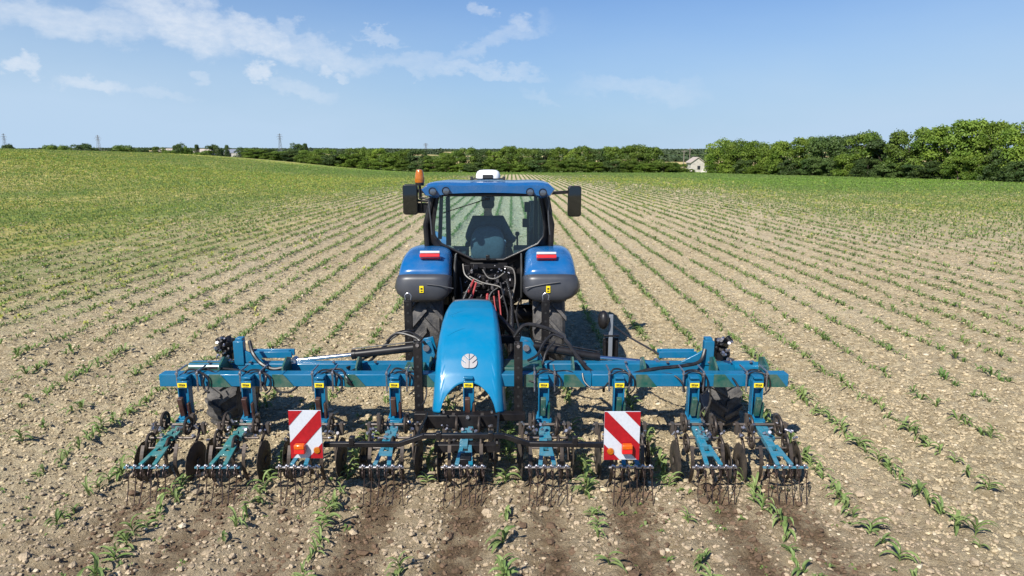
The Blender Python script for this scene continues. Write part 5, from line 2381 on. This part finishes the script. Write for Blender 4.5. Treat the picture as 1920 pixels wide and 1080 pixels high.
    b.ball((c.x, y - .02, c.z), .088, (.72, 1.0, 1.25), 18, 10)
    b.box((c.x + .05, y, c.z), (.05, .04, .05))
    b.build('guidance_camera', M['black'], I, smooth=60)
    P = [at(1152, 612, 7.5), at(1180, 632, 7.3), at(1215, 652, 7.15), at(1242, 668, 7.05)]
    MB().tube(smooth_path(P, 6), .011, 8).build('cable', M['hose'], I)

    # hoses
    hs = [
        ([(468, 640, 6.9), (474, 662, 6.8), (490, 682, 6.75), (512, 692, 6.7), (530, 690, 6.7)], .020),
        ([(495, 690, 6.62), (492, 715, 6.55), (500, 732, 6.5)], .017),
        ([(512, 722, 6.6), (522, 734, 6.5), (545, 734, 6.5), (565, 718, 6.6)], .012),
        ([(775, 620, 7.6), (745, 624, 7.4), (720, 650, 7.2), (690, 680, 7.0), (655, 698, 6.8)], .015),
        ([(800, 640, 7.3), (765, 622, 7.3), (738, 632, 7.3), (715, 655, 7.2), (650, 690, 6.9)], .013),
        ([(810, 655, 7.1), (790, 642, 7.1), (776, 632, 7.15), (745, 625, 7.2), (725, 640, 7.2)], .015),
        ([(828, 660, 7.0), (808, 655, 6.95), (793, 640, 6.9)], .016),
        ([(828, 665, 6.9), (815, 685, 6.75), (800, 700, 6.7), (775, 698, 6.6), (735, 700, 6.6)], .012),
        ([(965, 630, 7.3), (980, 612, 7.3), (1000, 609, 7.25), (1040, 622, 7.2), (1062, 640, 7.1), (1080, 665, 7.0), (1100, 690, 6.8), (1118, 702, 6.7)], .022),
        ([(990, 676, 6.8), (1008, 665, 6.9), (1018, 645, 7.0), (1035, 628, 7.1), (1055, 634, 7.1)], .014),
        ([(1000, 698, 6.7), (1016, 685, 6.8), (1024, 660, 6.9), (1040, 640, 7.0)], .012),
        ([(1075, 700, 6.6), (1060, 696, 6.65), (1028, 699, 6.6)], .014),
        ([(1092, 700, 6.55), (1096, 716, 6.5), (1112, 729, 6.45), (1132, 726, 6.45), (1140, 718, 6.5)], .010),
        ([(1180, 703, 6.6), (1225, 692, 6.65), (1280, 686, 6.75), (1312, 678, 6.85), (1322, 655, 6.92)], .020),
        ([(1240, 700, 6.6), (1262, 703, 6.55), (1278, 716, 6.5), (1284, 735, 6.48)], .010),
        ([(1330, 703, 6.6), (1350, 700, 6.6), (1370, 706, 6.55), (1385, 725, 6.5)], .010),
        ([(960, 700, 6.7), (985, 712, 6.55), (1005, 716, 6.5)], .008),
        ([(796, 715, 6.55), (800, 735, 6.5), (796, 752, 6.45), (790, 760, 6.4)], .008),
        ([(650, 718, 6.5), (690, 705, 6.6), (735, 697, 6.65)], .010),
        ([(365, 700, 6.65), (385, 692, 6.7), (405, 700, 6.6), (415, 690, 6.75)], .013),
        ([(380, 712, 6.5), (384, 730, 6.48), (392, 736, 6.45)], .012),
        ([(356, 706, 6.55), (372, 694, 6.65), (400, 690, 6.7), (440, 693, 6.7), (462, 697, 6.6)], .011),
        ([(610, 703, 6.55), (618, 694, 6.6), (640, 693, 6.6), (650, 708, 6.5), (660, 724, 6.5)], .012),
    ]
    rnd = random.Random(12)
    for ux in UNIT_X:   # short loops at every clamp
        pxu = 960 + ux * 1280 / 6.91
        hs.append(([(pxu - 14, 702, 6.56), (pxu - 4, 693 + rnd.uniform(-3, 3), 6.6), (pxu + 14, 695, 6.6), (pxu + 24, 706, 6.5), (pxu + 22, 722, 6.5)], .010))
        hs.append(([(pxu - 10, 704, 6.5), (pxu + 6, 697, 6.55), (pxu + 30, 705, 6.5), (pxu + 33, 728, 6.5), (pxu + 22, 740, 6.45)], .008))
    for pts, r_ in hs:
        MB().tube(smooth_path([at(a, b_, c) for a, b_, c in pts], 6), r_, 8).build('hose', M['hose'], I)
    return I


def make_unit(I, x, first=None):
    """one hoeing unit: stem, arm, wheels, discs, shanks, harrow"""
    sd = -1 if x < -.5 else 1
    b = MB()
    # stem
    b.box((x, 6.49, .66), (.095, .03, .40))
    b.box((x - .0475, 6.46, .62), (.012, .09, .42))
    b.box((x + .0475, 6.46, .62), (.012, .09, .42))
    b.prism([(x - .06, 6.50, .47), (x + .06, 6.50, .47), (x + .085, 6.40, .40), (x - .085, 6.40, .40)], (0, -.02, .03))
    b.box((x, 6.43, .42), (.15, .14, .06))
    unit = b.build('hoeing_unit', M['beam'], I, bevel=.004, origin=(x, 6.4, .45))
    b = MB()
    # sloping carrier arm, made of bolted pieces
    b.bar((x, 6.42, .42), (x, 6.08, .37), .10, .045)
    b.bar((x - .02, 6.10, .385), (x - .02, 5.92, .355), .075, .05)
    for k in range(5):
        b.box((x + (.03 if k % 2 else -.03), 6.30 - k * .075, .425 - k * .012), (.05, .05, .035), (.1, 0, .1 * k))
    # H shaped fork to the harrow
    for s in (-1, 1):
        b.bar((x + s * .035, 5.97, .36), (x + s * .062, 5.66, .315), .038, .02)
    b.box((x, 5.83, .342), (.12, .07, .016), (.14, 0, 0))
    b.build('carrier_arm', M['armt'] if x < -2 else M['arm'], unit, bevel=.003)
    b = MB()
    b.box((x - .006, 6.38, .585), (.05, .05, .20), (.25, 0, 0))
    b.box((x + .05, 6.41, .52), (.025, .04, .20), (.15, 0, .0))
    b.build('damper', M['darkred'] if x < 0 else M['teal'], unit, bevel=.006)
    b = MB()
    b.box((x + .0, 6.408, .795), (.09, .004, .045))
    b.build('sticker', M['yellow'], unit)
    b = MB()
    for dx, w, h, dz in ((-.018, .030, .012, .006), (.006, .009, .014, .004), (.022, .014, .014, .004), (-.004, .055, .004, -.014)):
        b.box((x + dx, 6.404, .795 + dz), (w, .003, h))
    b.build('sticker_print', M['ink'], unit)
    b = MB()
    b.box((x, 6.435, .80), (.10, .05, .075))
    b.box((x, 6.47, .865), (.09, .12, .02))
    b.build('clamp_block', M['beam'], unit, bevel=.003)
    # cross shafts with end caps
    b = MB()
    b.cyl((x - .27, 6.28, .44), (x + .27, 6.28, .44), .014, 10)
    b.cyl((x - .20, 6.12, .37), (x + .20, 6.12, .37), .013, 10)
    b.cyl((x - .15, 5.98, .33), (x + .15, 5.98, .33), .010, 10)
    for s in (-1, 1):
        b.box((x + s * .14, 6.28, .47), (.03, .05, .16))
        b.box((x + s * .235, 6.28, .40), (.03, .05, .12))
    rnd = random.Random(int(x * 100) + 999)
    b.cur = 1
    for i in range(22):
        q = Vector((x + rnd.uniform(-.25, .25), 6.22 + rnd.uniform(-.22, .12), .40 + rnd.uniform(-.05, .09)))
        b.cyl(q, q + Vector((rnd.uniform(-.03, .03), rnd.uniform(-.03, .0), rnd.uniform(-.01, .04))), rnd.uniform(.008, .017), 7)
    b.build('cross_shaft', [M['steel'], M['bolt']], unit)
    # ring wheels
    for dx, y, z, r_ in ((-.115, 6.24, .47, .085), (.13, 6.20, .46, .085), (-.17, 6.05, .36, .075), (.05 * sd + .09, 5.99, .35, .07)):
        dx, y, z, r_ = dx + rnd.uniform(-.02, .02), y + rnd.uniform(-.03, .03), z + rnd.uniform(-.02, .02), r_ * rnd.uniform(.9, 1.1)
        b = MB()
        b.tube([(x + dx, y + r_ * math.cos(a), z + r_ * math.sin(a)) for a in [j / 20 * 6.2832 for j in range(20)]], .014, 8, closed=True)
        b.cyl((x + dx - .02, y, z), (x + dx + .02, y, z), .020, 10)
        for k in range(3):
            a = k * 2.094
            b.cyl((x + dx, y, z), (x + dx, y + r_ * math.cos(a), z + r_ * math.sin(a)), .008, 6)
        b.build('guide_ring', M['discd'], unit)
    # plant protection discs either side, toed in slightly, rim scalloped by wear
    for s in (-1, 1):
        b = MB()
        c = Vector((x + s * .255 + rnd.uniform(-.02, .02), 6.06 + rnd.uniform(-.04, .04), .17 + rnd.uniform(-.015, .02)))
        yaw = s * .06 + rnd.uniform(-.07, .07)
        n = 30
        rows = [[], [], [], []]
        for k in range(n + 1):
            a = k / n * 6.28318
            rr_ = .19 + .004 * math.cos(a * 15)
            for j, (rad, off) in enumerate(((.03, .02), (.12, .012), (rr_, 0), (rr_ - .003, -.006))):
                yy, zz = rad * math.cos(a), rad * math.sin(a)
                rows[j].append(c + Vector((s * off + yy * math.sin(yaw), yy * math.cos(yaw), zz)))
        b.grid(rows)
        b.cyl(c + Vector((-.03, 0, 0)), c + Vector((.03, 0, 0)), .035, 12)
        b.build('protection_disc', M['disc'], unit, smooth=50, solid=.004)
        b = MB()
        b.tube(smooth_path([(x + s * .20, 6.28, .42), (x + s * .215, 6.20, .36), (x + s * .215, 6.10, .28), (x + s * .225, 6.06, .175)], 4), .014, 8)
        b.build('disc_arm', M['discd'], unit)
    # shanks with duckfoot shares
    for dx, y in ((0, 6.02), (-.145, 5.86), (.145, 5.90)):
        b = MB()
        pts = smooth_path([(x + dx, y + .02, .40), (x + dx, y - .03, .30), (x + dx, y - .045, .20), (x + dx, y - .01, .10), (x + dx, y + .04, .03)], 4)
        for p, q in zip(pts[:-1], pts[1:]):
            b.bar(p, q + (q - p) * .15, .032, .010, (0, 1, 0))
        b.build('shank', M['discd'], unit)
        b = MB()
        b.prism([(x + dx - .07, y - .03, .012), (x + dx, y + .10, .03), (x + dx + .07, y - .03, .012), (x + dx, y + .03, .04)], (0, 0, .006))
        b.build('share', M['steel'], unit)
    # harrow bar
    b = MB()
    zb = .30
    b.box((x, 5.64, zb), (.40, .022, .016))
    hb = b.build('harrow_bar', M['arm'] if abs(x) > 2.3 else M['bolt'], unit, bevel=.002)
    for k in range(6):
        xx = x - .165 + k * .066
        b = MB()
        b.cyl((xx - .012, 5.63, zb + .016), (xx + .02, 5.63, zb + .018), .010, 8)
        b.ball((xx, 5.63, zb + .022), .013, n=8, m=5)
        b.build('tine_clamp', M['bolt'], unit)
        t = MB()
        lean = rnd.uniform(-.012, .012)
        pts = [(xx, 5.63, zb + .01), (xx, 5.61, zb - .01)]
        for j in range(15):     # coil
            a = math.pi * .5 + j / 14 * 2 * math.pi * 1.05
            pts.append((xx + .018 * j / 14, 5.61 + .026 * math.cos(a), zb - .05 + .032 * math.sin(a)))
        pts += [(xx + .016, 5.60, zb - .10), (xx + .014 + lean, 5.575, .10), (xx + .012 + lean * 2, 5.53, -.01)]
        t.tube(pts, .0048, 6)
        t.build('tine', M['tine'], unit)
    return unit


M['darkred'] = new_mat('dark_red_spring', (.035, .009, .009), .5, dirt=DUST, dirt_amt=.2)
M['discd'] = new_mat('dark_worn_steel', (.035, .030, .028), .45, metal=.6, dirt=(.15, .11, .08), vscale=14, dirt_amt=.5)
HOE = build_hoe()
for ux in UNIT_X:
    make_unit(HOE, ux)
